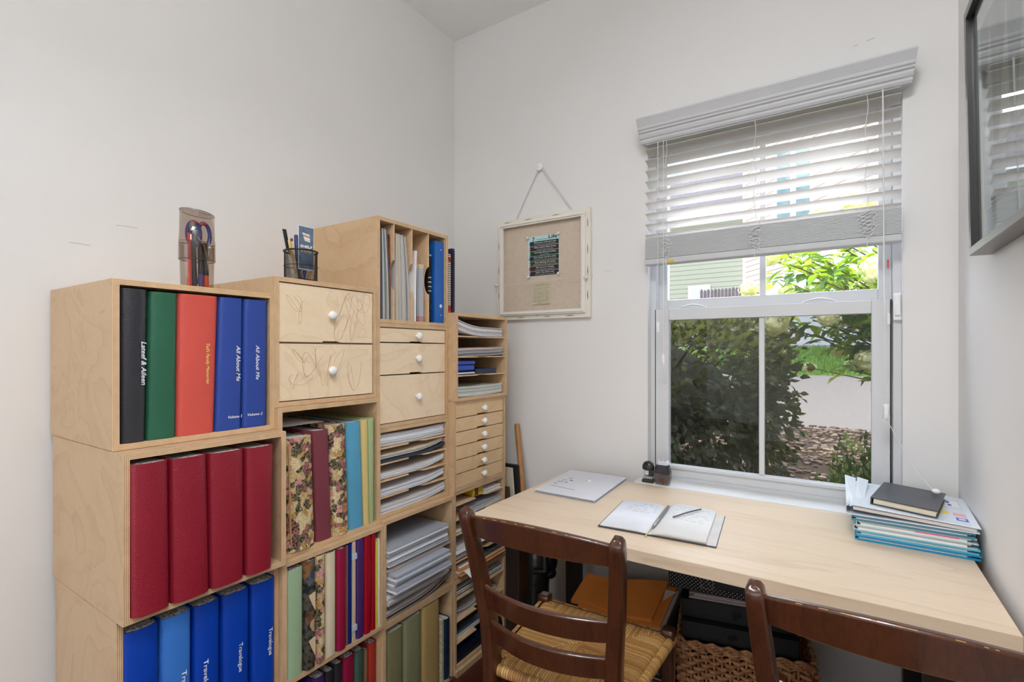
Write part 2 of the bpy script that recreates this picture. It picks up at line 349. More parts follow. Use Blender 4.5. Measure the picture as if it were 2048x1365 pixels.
# stool and drywall-return liners
MB().box(OX0+.002, OX1-.002, WY-.001, YF, .74, .752).box(-.70, .215, 1.970, WY, .734, .752).build('window_stool', trim_white, w, .003)
struct(MB().box(-.68, .195, WY-.014, WY, .66, .733), 'trim_1', trim_white, .003)
struct(MB().box(OX0, OX0+.004, WY, YF, .752, OZ1).box(OX1-.004, OX1, WY, YF, .752, OZ1).box(OX0+.004, OX1-.004, WY, YF, OZ1-.004, OZ1), 'trim_2', trim_white)

# ------------------------------------------------ blind
slatm, nt, b = base_mat('slat_white'); nt.nodes.remove(b)
d_ = N(nt, 'ShaderNodeBsdfDiffuse'); t_ = N(nt, 'ShaderNodeBsdfTranslucent'); mx = N(nt, 'ShaderNodeMixShader'); mx.inputs[0].default_value = .6
for q in (d_, t_): q.inputs[0].default_value = (*lin((232, 229, 226)), 1)
nt.links.new(d_.outputs[0], mx.inputs[1]); nt.links.new(t_.outputs[0], mx.inputs[2]); nt.links.new(mx.outputs[0], nt.nodes['Material Output'].inputs[0])
bl = thing('window_blind', 'white horizontal slat blind half drawn up over the window', 'blind', (-.25, 2.0, 1.63))
MB().box(OX0+.012, OX1-.012, 1.995, 2.045, 2.118, 2.148).build('head_rail', blindm, bl, .002)
prof = [(2.050, 2.128), (1.990, 2.122), (1.984, 2.130), (1.984, 2.138), (1.978, 2.141), (1.974, 2.150), (1.974, 2.158), (1.966, 2.161), (1.966, 2.167), (1.960, 2.171), (1.958, 2.180), (1.950, 2.196), (1.944, 2.207), (1.944, 2.213), (2.050, 2.213)]
vm = MB()
def endx(side, y): return -.676-(1.99-y)*.1 if side < 0 else .190+(1.99-y)*.25
vm.loft([[(endx(-1, y), y, z) for y, z in prof], [(endx(1, y), y, z) for y, z in prof]], smooth=False)
vm.build('valance', blindm, bl, .0012)
sl_x0, sl_x1 = OX0+.010, OX1-.010
YC = 2.022; tilt = math.radians(20)
def slat(z, k, ang):
    pr = []
    for q in range(7):
        s = -1+2*q/6; yy = .0245*s; zz = .0022*(1-s*s)
        pr.append((yy, zz+.0011))
    pr += [(a, h-.0022) for a, h in pr[::-1]]
    ca, sa = cos(-ang), sin(-ang)
    R = [(YC+a*ca-h*sa, z+a*sa+h*ca) for a, h in pr]
    return MB().loft([[(sl_x0, a, h) for a, h in R], [(sl_x1, a, h) for a, h in R]], smooth=False)
NS = 9
for k in range(NS): slat(2.094-.0436*k, k, tilt).build('slat', slatm, bl)
st = MB(); zb = 1.657; NST = 20
for k in range(NST):
    z = zb+k*.0042; d = .001*((k*7) % 3)
    st.box(sl_x0+d, sl_x1-d, YC-.025, YC+.025, z, z+.0032)
st.build('gathered_slats', blindm, bl)
MB().box(sl_x0-.002, sl_x1+.002, YC-.026, YC+.026, 1.632, 1.656).build('bottom_rail', blindm, bl, .004)
cordm = mat('blind_cord', (228, 228, 228), .7)
for cx in (-.575, -.256, .075):
    c = MB()
    for yy in (YC-.027, YC+.027): c.tube([(cx+.004*sin(z*40), yy, z) for z in [1.74+i*.02 for i in range(20)]], .0009, 5)
    c.build('ladder_cord', cordm, bl)
    # slack ladder loops bunched in front of the gathered slats
    c = MB(); random.seed(int(cx*1000)+5)
    for kk in range(6):
        pts = []; zc = 1.665+kk*.013; ax = .012+random.random()*.012; ph = random.random()*6
        for i in range(25):
            a = 2*pi*i/24; pts.append((cx+ax*cos(a+ph)+.003*sin(3*a), YC-.0285-.004*sin(a)**2, zc+.011*sin(a)+.004*sin(2*a+ph)))
        c.tube(pts, .0011, 5, cap=False)
    c.tube([(cx, YC-.028, 1.655), (cx+.002, YC-.03, 1.64), (cx, YC-.029, 1.62)], .0011, 5)
    c.build('slack_cord_loops', cordm, bl)
# lift cords on the left with their tassels, tilt wand/cord on the right
for px, vz, kk in ((1316, 1.40, 0), (1327, 1.27, 1)):
    x = PY(px, 400, 1.99).x
    MB().tube([(x, 1.988, 2.12), (x, 1.988, vz)], .0012, 5).build('lift_cord', cordm, bl)
    MB().lathe([(.001, .045), (.005, .042), (.0062, .03), (.0055, .015), (.0075, .002), (.001, 0)], (x, 1.988, vz-.045), n=12).build('cord_tassel', white_plastic, bl)
xr = PY(1768, 300, 1.985).x
MB().tube([(xr-.003, 1.985, 2.12), (xr, 1.985, 1.58), (xr+.003, 1.985, 1.30), (xr+.006, 1.985, 1.115)], [.0022, .0022, .0011, .0011], 6).build('tilt_cord', cordm, bl)
MB().lathe([(.001, .05), (.009, .048), (.008, .035), (.007, .02), (.0105, .004), (.001, 0)], (xr+.006, 1.985, 1.065), n=14).build('cord_tassel', white_plastic, bl)
MB().tube([(xr+.004, 1.985, 1.07), (.18, 2.0, .95), (.205, 1.965, .905), (.232, 1.90, .872)], .0012, 5).build('trailing_cord', cordm, bl)
MB().ball((.236, 1.895, .874), .011, 12, sq=(1, 1, .7)).build('cord_bulb', white_plastic, bl)
lab = MB().box(-.571, -.545, YC-.0266, YC-.026, 1.6335, 1.644).build('warning_tag', mat('yellow_tag', (220, 186, 40), .6), bl)

# ------------------------------------------------ framed picture on the right wall
pf = thing('framed_picture', 'grey metal framed monochrome picture under glass on the right wall', 'picture', (.30, 1.25, 1.5))
pewter = mat('pewter_frame', (118, 114, 110), .32, metal=.75, var=.06, scale=3)
FY0, FY1, FZ0, FZ1 = .84, 1.641, 1.516, 2.112
def lean(x, y, z): return (x-(z-FZ0)*.0177, y, z)
def fbox(mb, x0, x1, y0, y1, z0, z1, mi=0):
    o = len(mb.v); mb.box(x0, x1, y0, y1, z0, z1, mi); mb.v[o:] = [lean(*p) for p in mb.v[o:]]
fm = MB(); fw = .02; X0_, X1_ = .267, .300
for y0, y1, z0, z1 in ((FY0, FY1, FZ0, FZ0+fw), (FY0, FY1, FZ1-fw, FZ1), (FY0, FY0+fw, FZ0+fw, FZ1-fw), (FY1-fw, FY1, FZ0+fw, FZ1-fw)): fbox(fm, X0_, X1_+.008, y0, y1, z0, z1)
fm.build('frame', pewter, pf, .0015)
mm = MB(); fbox(mm, .2675, .2772, FY1-fw-.0012, FY1-fw, FZ0+fw, FZ1-fw); fbox(mm, .2675, .2772, FY0+fw, FY1-fw-.0012, FZ1-fw-.0012, FZ1-fw); mm.build('rebate', mat('rebate_dark', (38, 36, 34), .5), pf)
mm = MB(); fbox(mm, .2835, .286, FY0+fw, FY1-fw, FZ0+fw, FZ1-fw); mm.build('mat_board', mat('mat_board', (240, 244, 242), .8), pf)
mm = MB(); fbox(mm, .2812, .2830, FY0+.085, FY1-.085, FZ0+.085, FZ1-.085); mm.build('inner_mat', mat('inner_mat', (206, 206, 200), .8), pf)
art, nt, b = base_mat('monochrome_print'); n1 = N(nt, 'ShaderNodeTexNoise'); n1.inputs['Scale'].default_value = 9; n1.inputs['Detail'].default_value = 7
nt.links.new(vec_in(nt, (1, 3, .6)), n1.inputs['Vector']); nt.links.new(ramp(nt, n1.outputs[0], [(.3, lin((120, 114, 106))), (.7, lin((164, 158, 148)))]), b.inputs['Base Color']); b.inputs['Roughness'].default_value = .6
mm = MB(); fbox(mm, .2800, .2810, FY0+.09, FY1-.09, FZ0+.09, FZ1-.09); mm.build('print', art, pf)
pale = mat('print_pale_sail', (206, 200, 182), .6, var=.15, scale=20)
sl = MB()
for k in range(5):
    yb = FY1-.10-k*.125; zt = FZ1-.11-.02*(k % 2); 
    tri = [(yb, FZ0+.20), (yb-.085, FZ0+.20), (yb-.075, zt)]
    sl.add([lean(.2797, y, z) for y, z in tri], [(0, 1, 2)])
sl.build('pale_sail_shapes', pale, pf)
mm = MB(); fbox(mm, .2775, .2787, FY0+fw, FY1-fw, FZ0+fw, FZ1-fw); mm.build('picture_glass', glass('picture_glass', (246, 250, 250), .12), pf)

# ------------------------------------------------ hanging memo frame on the window wall
ff = thing('memo_board', 'distressed cream framed memo board hung by ribbon from a white knob', 'memo board', (-1.05, 2.04, 1.5))
dist_m, nt, b = base_mat('distressed_cream_paint')
nn = N(nt, 'ShaderNodeTexNoise'); nn.inputs['Scale'].default_value = 5; nn.inputs['Detail'].default_value = 4; nn.inputs['Roughness'].default_value = .6
nt.links.new(vec_in(nt, (3, 3, 3)), nn.inputs['Vector'])
nt.links.new(ramp(nt, nn.outputs[0], [(.26, lin((110, 86, 66))), (.29, lin((214, 206, 192))), (.34, lin((228, 222, 210)))]), b.inputs['Base Color']); b.inputs['Roughness'].default_value = .6
a_ = PY(994, 443, 2.03); b_ = PY(1180, 415, 2.03); c_ = PY(1181, 635, 2.03); d_ = PY(1002, 641, 2.03)
mx0, mx1, mz0, mz1 = a_.x+.002, b_.x, (c_.z+d_.z)/2, (a_.z+b_.z)/2
def ring(mb, x0, x1, z0, z1, wdt, y0, y1, mi=0):
    mb.box(x0, x1, y0, y1, z1-wdt, z1, mi).box(x0, x1, y0, y1, z0, z0+wdt, mi).box(x0, x0+wdt, y0, y1, z0+wdt, z1-wdt, mi).box(x1-wdt, x1, y0, y1, z0+wdt, z1-wdt, mi)
r = MB(); ring(r, mx0, mx1, mz0, mz1, .032, 2.030, 2.051); r.build('outer_frame', dist_m, ff, .002)
r = MB(); ring(r, mx0+.02, mx1-.02, mz0+.02, mz1-.02, .020, 2.018, 2.030); ring(r, mx0+.026, mx1-.026, mz0+.026, mz1-.026, .007, 2.012, 2.018)
r.build('inner_moulding', mat('cream_moulding', (232, 228, 220), .5, var=.03), ff, .002)
linen = mat('linen_backing', (204, 188, 170), .9, var=.05, scale=60, bmp=.2, bscale=500)
MB().box(mx0+.03, mx1-.03, 2.044, 2.047, mz0+.03, mz1-.03).build('linen_backing', linen, ff)
# scuffed streaks of bare wood on the frame
stw = mat('bare_wood_scuff', (122, 100, 80), .8, var=.3, scale=60); sk = MB(); random.seed(3)
def streak(cx, cz, L_, wd, vert):
    n = 9; top = []; bot = []
    for i in range(n):
        s = i/(n-1); h = wd*sin(pi*s)*(.7+.5*random.random()); a = (s-.5)*L_
        if vert: top.append((cx+h, 2.0292, cz+a)); bot.append((cx-h, 2.0292, cz+a))
        else: top.append((cx+a, 2.0292, cz+h)); bot.append((cx+a, 2.0292, cz-h))
    sk.add(top+bot, [(i, i+1, n+i+1, n+i) for i in range(n-1)])
W_ = mx1-mx0; H_ = mz1-mz0
for fx_ in (.12, .36, .66): streak(mx0+W_*fx_, mz1-.012, .05, .0016, False)
for fx_ in (.28, .56, .8): streak(mx0+W_*fx_, mz0+.010, .05, .0016, False)
for fz_ in (.2, .42, .62, .86): streak(mx1-.011, mz0+H_*fz_, .05, .002, True)
for fz_ in (.25, .5, .75): streak(mx0+.010, mz0+H_*fz_, .045, .0016, True)
sk.build('bare_wood_scuffs', stw, ff)
# poster
pa = PY(1055, 476, 2.043); pb = PY(1117, 466, 2.043); pc = PY(1118, 548, 2.043); pd = PY(1058, 556, 2.043)
QX0, QX1, QZ0, QZ1 = (pa.x+pd.x)/2, (pb.x+pc.x)/2, (pc.z+pd.z)/2, (pa.z+pb.z)/2
QH = QZ1-QZ0; QW = QX1-QX0
po = tag(MB().box(QX0, QX1, 2.0425, 2.0435, QZ0, QZ1).build('rules_poster', mat('poster_pale_blue', (186, 220, 224), .6)), 'small seven-rules poster with dark rows pinned inside the cream memo board', 'poster')
rows = [((26, 42, 40), '1', (70, 140, 200), 'Make peace with your past', "so it won't screw up the present"), ((56, 30, 30), '2', (214, 130, 90), 'What others think of you', 'is none of your business'),
 ((26, 50, 34), '3', (130, 200, 110), 'Time heals almost everything,', 'give it time.'), ((26, 34, 34), '4', (60, 60, 160), "Don't compare your life to others", "and don't judge them. You have no idea what their journey is all about"),
 ((60, 60, 30), '5', (220, 200, 50), 'Stop thinking too much', "It's alright not to know the answers. They will come to you when you least expect it"), ((50, 28, 34), '6', (200, 50, 80), 'No one is in charge', 'of your happiness, except you'), ((44, 26, 30), '7', (220, 90, 150), "Smile. You don't own", 'all the problems in the world')]
wl = mat('poster_white_ink', (238, 238, 236), .7); bk_ink = mat('black_ink', (20, 20, 22), .7)
hh = QH*.865/7; rz = QZ1-QH*.125; Rt = (1, 0, 0); Up = (0, 0, 1)
for i, (bc, dg_, dc, t1, t2) in enumerate(rows):
    zt = rz-i*hh
    MB().box(QX0+QW*.06, QX1, 2.0419, 2.0424, zt-hh+.0008, zt-.0008).build('rule_row', mat('poster_row_%s' % dg_, bc, .6), po)
    lettering(t1, hh*.42, (QX0+QW*.56, 2.0414, zt-hh*.45), Rt, Up, wl, 'rule_text', po, align='CENTER', width=min(QW*.72, QW*.03*len(t1)))
    lettering(t2, hh*.22, (QX0+QW*.56, 2.0414, zt-hh*.78), Rt, Up, wl, 'rule_text', po, align='CENTER', width=min(QW*.76, QW*.022*len(t2)))
    lettering(dg_, hh*1.0, (QX0+QW*.02, 2.0413, zt-hh*.85), Rt, Up, mat('poster_digit_%s' % dg_, dc, .6), 'rule_number', po, offset=.0004)
lettering('7', QH*.13, (QX0+QW*.14, 2.0418, QZ1-QH*.115), Rt, Up, bk_ink, 'poster_title', po, offset=.0006)
lettering('Cardinal Rules in', QH*.05, (QX0+QW*.27, 2.0418, QZ1-QH*.105), Rt, Up, bk_ink, 'poster_title', po, width=QW*.38)
lettering('Life', QH*.12, (QX0+QW*.67, 2.0418, QZ1-QH*.095), Rt, Up, bk_ink, 'poster_title', po, offset=.0005, width=QW*.27)
pinm = mat('white_pin', (222, 214, 204), .45)
for i, (px, pz) in enumerate(((QX0, QZ1-.004), (QX1, QZ1-.002), (QX0+.004, QZ0), (QX1, QZ0+.004))):
    tag(MB().lathe([(.0, -.009), (.005, -.0085), (.0075, -.006), (.008, -.003), (.0065, 0)], (px, 2.0415, pz), 'y', 16).build('push_pin', pinm), 'white round pin at the %s corner of the rules poster' % ('upper left', 'upper right', 'lower left', 'lower right')[i], 'pin')
# verse card
va = PY(1066, 568, 2.042); vb = PY(1101, 608, 2.042)
vc = tag(MB().box(va.x, vb.x, 2.039, 2.043, vb.z, va.z).build('verse_card', mat('verse_card', (210, 202, 172), .7)), 'little beige card of printed words below the rules poster', 'card')
random.seed(11); ln = MB(); nl = 15
for i in range(nl):
    z = va.z-.004-(va.z-vb.z-.008)*i/(nl-1); x = va.x+.003
    while x < vb.x-.006:
        l_ = random.uniform(.0015, .006)
        if i == nl-1 and x < va.x+.022: x = va.x+.022
        ln.box(x, min(x+l_, vb.x-.003), 2.0384, 2.0389, z-.0008, z+.0006+(.0006 if random.random() < .2 else 0)); x += l_+.0013
ln.build('printed_lines', bk_ink, vc)
# cord stretched across the memo board with two round beads
kn = MB(); kz = (PY(1005, 568, 2.02).z+PY(1172, 556, 2.02).z)/2-.002
kn.tube([(mx0+.005, 2.016, kz-.004), (mx1-.008, 2.016, kz+.004)], .001, 6)
kn.build('cross_cord', mat('cream_cord', (220, 214, 204), .7), ff)
for x_ in (mx0+.004, mx1-.012): MB().ball((x_, 2.012, kz), .0095, 14).build('bead', pinm, ff)
ribbon = mat('grey_ribbon', (206, 205, 204), .6)
kk = PY(1078, 334, 2.03)
def strip(p, q, wd): 
    p = Vector(p); q = Vector(q); dirv = (q-p).normalized(); s_ = dirv.cross(Vector((0, 1, 0))).normalized()*wd
    return MB().loft([[p-s_, p+s_, p+s_+Vector((0, .0012, 0)), p-s_+Vector((0, .0012, 0))], [q-s_, q+s_, q+s_+Vector((0, .0012, 0)), q-s_+Vector((0, .0012, 0))]], smooth=False)
strip((kk.x-.006, 2.040, kk.z), (PY(1030, 438, 2.045).x, 2.046, mz1-.006), .0026).build('hanging_ribbon', ribbon, ff)
strip((kk.x+.006, 2.040, kk.z+.002), (PY(1146, 418, 2.045).x, 2.046, mz1-.006), .0034).build('hanging_ribbon', ribbon, ff)
kb = thing('rosette_hook', 'white rosette hook on the wall holding the memo board ribbon', 'hook', (kk.x, WY, kk.z))
MB().lathe([(.0095, 0), (.009, -.012), (.016, -.016), (.0175, -.020), (.0165, -.024), (.010, -.027), (.0, -.028)], (kk.x, WY, kk.z), 'y', 28).build('knob_body', white_plastic, kb)
pt = MB()
for i in range(14):
    a = 2*pi*i/14; pt.ball((kk.x+.0145*cos(a), WY-.0225, kk.z+.0145*sin(a)), .0032, 8)
pt.ball((kk.x, WY-.027, kk.z), .005, 10); pt.build('rosette_petals', white_plastic, kb)
# faint scuffs and nail holes on the walls
sc_ = MB(); scm = mat('wall_scuff', (192, 189, 186), .9)
for u, v, u2, v2 in ((232, 450, 276, 457), (138, 485, 180, 491)):
    p = PX(u, v, WX0+.0006); q = PX(u2, v2, WX0+.0006); sc_.tube([p, (p+q)/2+Vector((0, 0, .001)), q], .0007, 4)
tag(sc_.build('wall_scuff', scm), 'two faint grey scuff lines on the left wall above the crates', 'scuff')
sc_ = MB()
for u, v, u2, v2 in ((1733, 82, 1750, 75), (1706, 92, 1716, 90), (1182, 438, 1184, 442), (1240, 434, 1243, 436), (1207, 541, 1222, 544), (1183, 548, 1186, 552)):
    p = PY(u, v, WY-.0006); q = PY(u2, v2, WY-.0006); sc_.tube([p, q], .0009, 4)
tag(sc_.build('wall_scuff', scm), 'small nail marks and scuffs scattered on the window wall', 'scuff')
# ------------------------------------------------ plywood crates
Y0, Y1, Y2, Y3, Y4 = .4248, .7918, 1.1545, 1.5194, 1.8800
TW = .0125
def carcass(X, xb, y0, y1, z0, z1, name, parent):
    g = .0006; y0 += g; y1 -= g; z0 += g; z1 -= g; m = MB(); t = TW
    # panels (hollow), with the laminated front edge as thin concentric rings
    m.box(xb, X-.0006, y0, y1, z1-t, z1, 0).box(xb, X-.0006, y0, y1, z0, z0+t, 0).box(xb, X-.0006, y0, y0+t, z0+t, z1-t, 0).box(xb, X-.0006, y1-t, y1, z0+t, z1-t, 0)
    k = 7; 
    for i in range(k):
        a = t*i/k; b2 = t*(i+1)/k; mi = 1 if i % 2 == 0 else 2
        o = [(y0+a, z0+a), (y1-a, z0+a), (y1-a, z1-a), (y0+a, z1-a)]; n_ = [(y0+b2, z0+b2), (y1-b2, z0+b2), (y1-b2, z1-b2), (y0+b2, z1-b2)]
        vs = [(X, *p) for p in o]+[(X, *p) for p in n_]
        m.add(vs, [(j, (j+1) % 4, 4+(j+1) % 4, 4+j) for j in range(4)], mi)
    ob = m.build(name, [birch, ply_light, ply_dark], parent)
    MB().box(xb+.002, xb+.006, y0+t, y1-t, z0+t, z1-t).build('back_panel', inner_wood, parent)
    return ob
def crate(label, X, xb, y0, y1, z0, z1, name='plywood_crate', cat='storage crate'):
    t = thing(name, label, cat, (xb, (y0+y1)/2, z0)); carcass(X, xb, y0, y1, z0, z1, 'carcass', t); return t
def knob(c, parent):
    return MB().lathe([(.0065, 0), (.006, .005), (.0095, .008), (.0128, .0115), (.0132, .0155), (.0110, .0195), (.006, .0215), (.0002, .0222)], c, 'x', 24).build('knob', white_plastic, parent)
def notched_shelf(X, xb, y0, y1, z, t, parent, d=.022, a=.40, b=.66):
    w_ = y1-y0
    poly = [(xb+.006, y0), (X, y0), (X, y0+w_*a), (X-d*.8, y0+w_*(a+.005)), (X-d, y0+w_*(a+.05)), (X-d, y0+w_*(b-.08)), (X, y0+w_*b), (X, y1), (xb+.006, y1)]
    return MB().prism(poly, z-t, z).build('shelf', [ply_end], parent)

X1A, X1B, X1C = -1.296, -1.243, -1.277
c1a = crate('birch plywood crate holding black, green, red and blue albums', X1A, -1.694, Y0, Y1, 1.0682, 1.440)
c1b = crate('birch plywood crate holding four dark red albums', X1B, -1.676, Y0, Y1, .7085, 1.0682)
c1c = crate('birch plywood crate holding blue albums, below the dark red ones', X1C, -1.655, Y0, Y1, .352, .7085)
c1d = crate('birch plywood crate at the foot of the stack nearest the viewer', X1C, -1.655, Y0, Y1, 0, .352)
X2A, X2B, X2C, X2D = -1.297, -1.281, -1.260, -1.277
c2a = crate('birch two-drawer cabinet with pencil scribbles on its fronts', X2A, -1.694, Y1, Y2, 1.1270, 1.4905, 'drawer_cabinet', 'drawer cabinet')
c2b = crate('birch plywood crate holding tapestry and sky blue albums', X2B, -1.680, Y1, Y2, .7065, 1.1270)
c2c = crate('birch plywood crate holding a dozen thin albums in many colours', X2C, -1.660, Y1, Y2, .366, .7065)
c2d = crate('low birch crate with black, maroon, green and orange albums at the photo bottom', X2D, -1.660, Y1, Y2, 0, .366)
X3A, X3B, X3C, X3D, X3E = -1.296, -1.296, -1.294, -1.265, -1.267
c3a = crate('tall-topped birch magazine sorter with upright dividers, highest of all', X3A, -1.694, Y2, Y3, 1.3785, 1.7395, 'magazine_sorter', 'sorter')
c3b = crate('birch cabinet with three drawers below the magazine sorter', X3B, -1.694, Y2, Y3, 1.0190, 1.3785, 'drawer_cabinet', 'drawer cabinet')
c3c = crate('birch paper sorter of five slots directly below the three-drawer cabinet', X3C, -1.680, Y2, Y3, .7150, 1.0190, 'paper_sorter', 'sorter')
c3d = crate('birch crate stuffed with stacks of clear sleeves and envelopes', X3D, -1.660, Y2, Y3, .3640, .7150)
c3e = crate('birch plywood crate on the floor holding olive and gold albums', X3E, -1.660, Y2, Y3, 0, .3640)
X4A, X4B, X4C, X4D = -1.257, -1.266, -1.268, -1.264
c4a = crate('birch paper sorter of four slots on top of the six-drawer cabinet', X4A, -1.680, Y3, Y4, 1.0830, 1.4350, 'paper_sorter', 'sorter')
c4b = crate('birch cabinet with six shallow drawers and white knobs', X4B, -1.680, Y3, Y4, .7240, 1.0830, 'drawer_cabinet', 'drawer cabinet')
c4c = crate('birch paper sorter beneath the six-drawer cabinet, with a yellow packet', X4C, -1.680, Y3, Y4, .3720, .7240, 'paper_sorter', 'sorter')
c4d = crate('birch paper sorter standing on the floor behind the left chair', X4D, -1.680, Y3, Y4, .022, .3720, 'paper_sorter', 'sorter')
tag(MB().box(-1.66, X4D+.012, Y3+.002, Y4-.002, 0, .0215).build('plinth_board', birch), 'low birch base board under the rearmost paper sorter', 'plinth')

honey = wood('honey_birch_front', (226, 194, 150), (216, 182, 136), (202, 166, 120), sc=(2.6, 3.0, 5.0), freq=7, line=.4)
# --- drawers
def drawer(parent, X, xb, y0, y1, z0, z1, kz=None, seed=0, scrib=False, ky=.5, face=None, notch=True):
    x = X-.004
    wy_ = y1-y0; nh = .0042 if notch else .0
    poly = [(y0, z0), (y0+wy_*.42, z0), (y0+wy_*.425, z0+nh), (y0+wy_*.57, z0+nh), (y0+wy_*.62, z0), (y1, z0), (y1, z1), (y0, z1)] if notch else [(y0, z0), (y1, z0), (y1, z1), (y0, z1)]
    m = MB().prism(poly, x-.011, x, fn=lambda a, b2, c: (c, a, b2)).box(xb+.03, x-.011, y0+.004, y0+.010, z0+.003, z1-.008).box(xb+.03, x-.011, y1-.010, y1-.004, z0+.003, z1-.008).box(xb+.03, x-.011, y0+.01, y1-.01, z0+.003, z0+.007)
    d = m.build('drawer', face or birch_front, parent)
    knob((x, y0+(y1-y0)*ky, kz or (z0+z1)/2), d)
    if scrib:
        random.seed(seed)
        for k in range(9):
            cy = random.uniform(y0+.03, y1-.03); cz = random.uniform(z0+.03, z1-.03); a = random.uniform(.01, .035); bb = random.uniform(.012, .05); ph = random.random()*6; sp = random.uniform(.6, 1.6); pts = []
            dy = random.uniform(-.05, .05)
            for i in range(26):
                t = i/25*2*pi*sp
                y_ = min(max(cy+a*sin(t+ph)+dy*i/25, y0+.008), y1-.008); z_ = min(max(cz+bb*cos(t*1.3), z0+.008), z1-.008)
                pts.append((x+.0003, y_, z_))
            MB().tube(pts, .00030, 3, cap=False).build('pencil_scribble', mat('pencil_mark', (182, 150, 116), .8), d)
    return d
g = .0035
a0, a1 = Y1+TW, Y2-TW
zmid_ = PX(557, 685, X2A).z
drawer(c2a, X2A, -1.694, a0+g, a1-g, zmid_+.0018, 1.4905-TW-g, seed=3, scrib=True)
zz = zmid_-.0018
drawer(c2a, X2A, -1.694, a0+g, a1-g, 1.127+TW+g, zz-g*.4, seed=8, scrib=True, notch=False)
MB().box(-1.68, X2A-.02, a0, a1, zz, zz+.0028).build('drawer_divider', ply_end, c2a)
a0, a1 = Y2+TW, Y3-TW
def zat(X, u, v): return PX(u, v, X).z
zd1 = zat(X3B, 757, 685); zd2 = zat(X3B, 757, 752)
tops = [1.3785-TW-g, zd1-.002, zd2-.002]; bots = [zd1+.002, zd2+.002, 1.019+TW+g]
for t_, b_ in zip(tops, bots): drawer(c3b, X3B, -1.694, a0+g, a1-g, b_, t_, ky=.53, notch=b_ > 1.04)
a0, a1 = Y3+TW, Y4-TW
H6 = (1.083-.724-2*TW)
for i in range(6):
    zt = 1.083-TW-H6*i/6-g*.4; zb_ = 1.083-TW-H6*(i+1)/6+g*.6
    drawer(c4b, X4B, -1.68, a0+g, a1-g, zb_, zt, ky=.535, face=honey, notch=i < 5)
# dark finger notches in the rails between drawers show as gaps
# --- magazine sorter dividers
a0, a1 = Y2+TW, Y3-TW; z0_, z1_ = 1.3785+TW, 1.7395-TW
ydv = [Yx(u, X3A) for u in (789.5, 825.5, 858.5)]
for yy in ydv:
    n = 14; xf = X3A-.003; zc = z0_+(z1_-z0_)*.47; R_ = .052
    poly = [(-1.688, z0_), (xf, z0_)]+[(xf-.85*R_*cos(-pi/2+pi*i/n)*.55, zc+R_*sin(-pi/2+pi*i/n)) for i in range(n+1)]+[(xf, z1_), (-1.688, z1_)]
    MB().prism(poly, yy-.0018, yy+.0018, fn=lambda x, z, y: (x, y, z)).build('divider', ply_end, c3a)

# ------------------------------------------------ albums and books
def album(name, label, X, yb, yt, z0, z1, m, depth=.30, bulge=.006, group=None, cat='album', top=None, th=.0028, tip=None, p=2.6, deep_top=.004, grooves=0):
    """upright bound book, spine to the front. yb=(y0,y1) at its foot, yt at its head"""
    t = thing(name, label, cat, (X-depth, (yb[0]+yb[1])/2, z0), group)
    def Yf(s, z): k = (z-z0)/(z1-z0); a = yb[0]+(yt[0]-yb[0])*k; c = yb[1]+(yt[1]-yb[1])*k; return a+(c-a)*s
    wd = ((yb[1]-yb[0])+(yt[1]-yt[0]))/2; tr = min(th/wd, .2); n = 14
    def outline(ins):
        pts = [(X-depth, ins)]
        for i in range(n+1):
            s = i/n; e = abs(2*s-1)**p; dx = bulge*(1-e)-.006*max(0, (abs(2*s-1)-.82)/.18)**1.5
            pts.append((X+dx-ins*wd, ins+s*(1-2*ins)))
        pts.append((X-depth, 1-ins)); return pts
    out = outline(0); inn = outline(tr); K = len(out)
    if th > 0:
        cov = MB(); rings = []
        nz_ = 6
        lv = [z0+(z1-z0)*i/nz_ for i in range(nz_+1)]
        vs = []
        for z in lv:
            vs += [(x, Yf(s, z), z) for x, s in out]
        for z in lv:
            vs += [(x, Yf(s, z), z) for x, s in inn]
        fs = []; off = (nz_+1)*K
        for i in range(nz_):
            for j in range(K-1):
                fs.append((i*K+j, i*K+j+1, (i+1)*K+j+1, (i+1)*K+j)); fs.append((off+i*K+j+1, off+i*K+j, off+(i+1)*K+j, off+(i+1)*K+j+1))
        cov.add(vs, fs, 0, True)
        cov.add(vs, [(nz_*K+j, nz_*K+j+1, off+nz_*K+j+1, off+nz_*K+j) for j in range(K-1)]+[(j+1, j, off+j, off+j+1) for j in range(K-1)], 0, False)
        for i in range(nz_):
            cov.add(vs, [(i*K, (i+1)*K, off+(i+1)*K, off+i*K), (i*K+K-1, off+i*K+K-1, off+(i+1)*K+K-1, (i+1)*K+K-1)], 0, False)
        cov.build('cover', m, t)
    pg = MB(); ins = tr*1.02
    xs = [(X-depth+.004, ins), (X-.010, ins), (X-.010, 1-ins), (X-depth+.004, 1-ins)]
    za, zt_ = z0+.003, z1-deep_top
    pg.loft([[(x, Yf(s, za), za) for x, s in xs], [(x, Yf(s, zt_), zt_) for x, s in xs]], 0, False)
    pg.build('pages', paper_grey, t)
    if top:
        # puckered page hinge showing at the head of the spine
        h = MB(); ring_ = [(x, s) for x, s in inn[1:-1]]+[(X-.03, 1-ins), (X-.03, ins)]
        h.loft([[(x, Yf(s, zt_-.004), zt_-.004) for x, s in ring_], [(x, Yf(s, zt_+.0015), zt_+.0015) for x, s in ring_]], 0, False)
        h.build('page_hinge', top, t)
    return t
def Y_(u, X): return Yx(u, X)
def pxalbum(name, label, X, ub, ut, vz1, z0, m, **k):
    yb = (Yx(ub[0], X), Yx(ub[1], X)); yt = (Yx(ut[0], X), Yx(ut[1], X))
    return album(name, label, X, yb, yt, z0, vz1, m, **k)
leather = lambda n, c, r=.42, **k: mat(n, c, r, var=.06, scale=6, bmp=.25, bscale=260, **k)
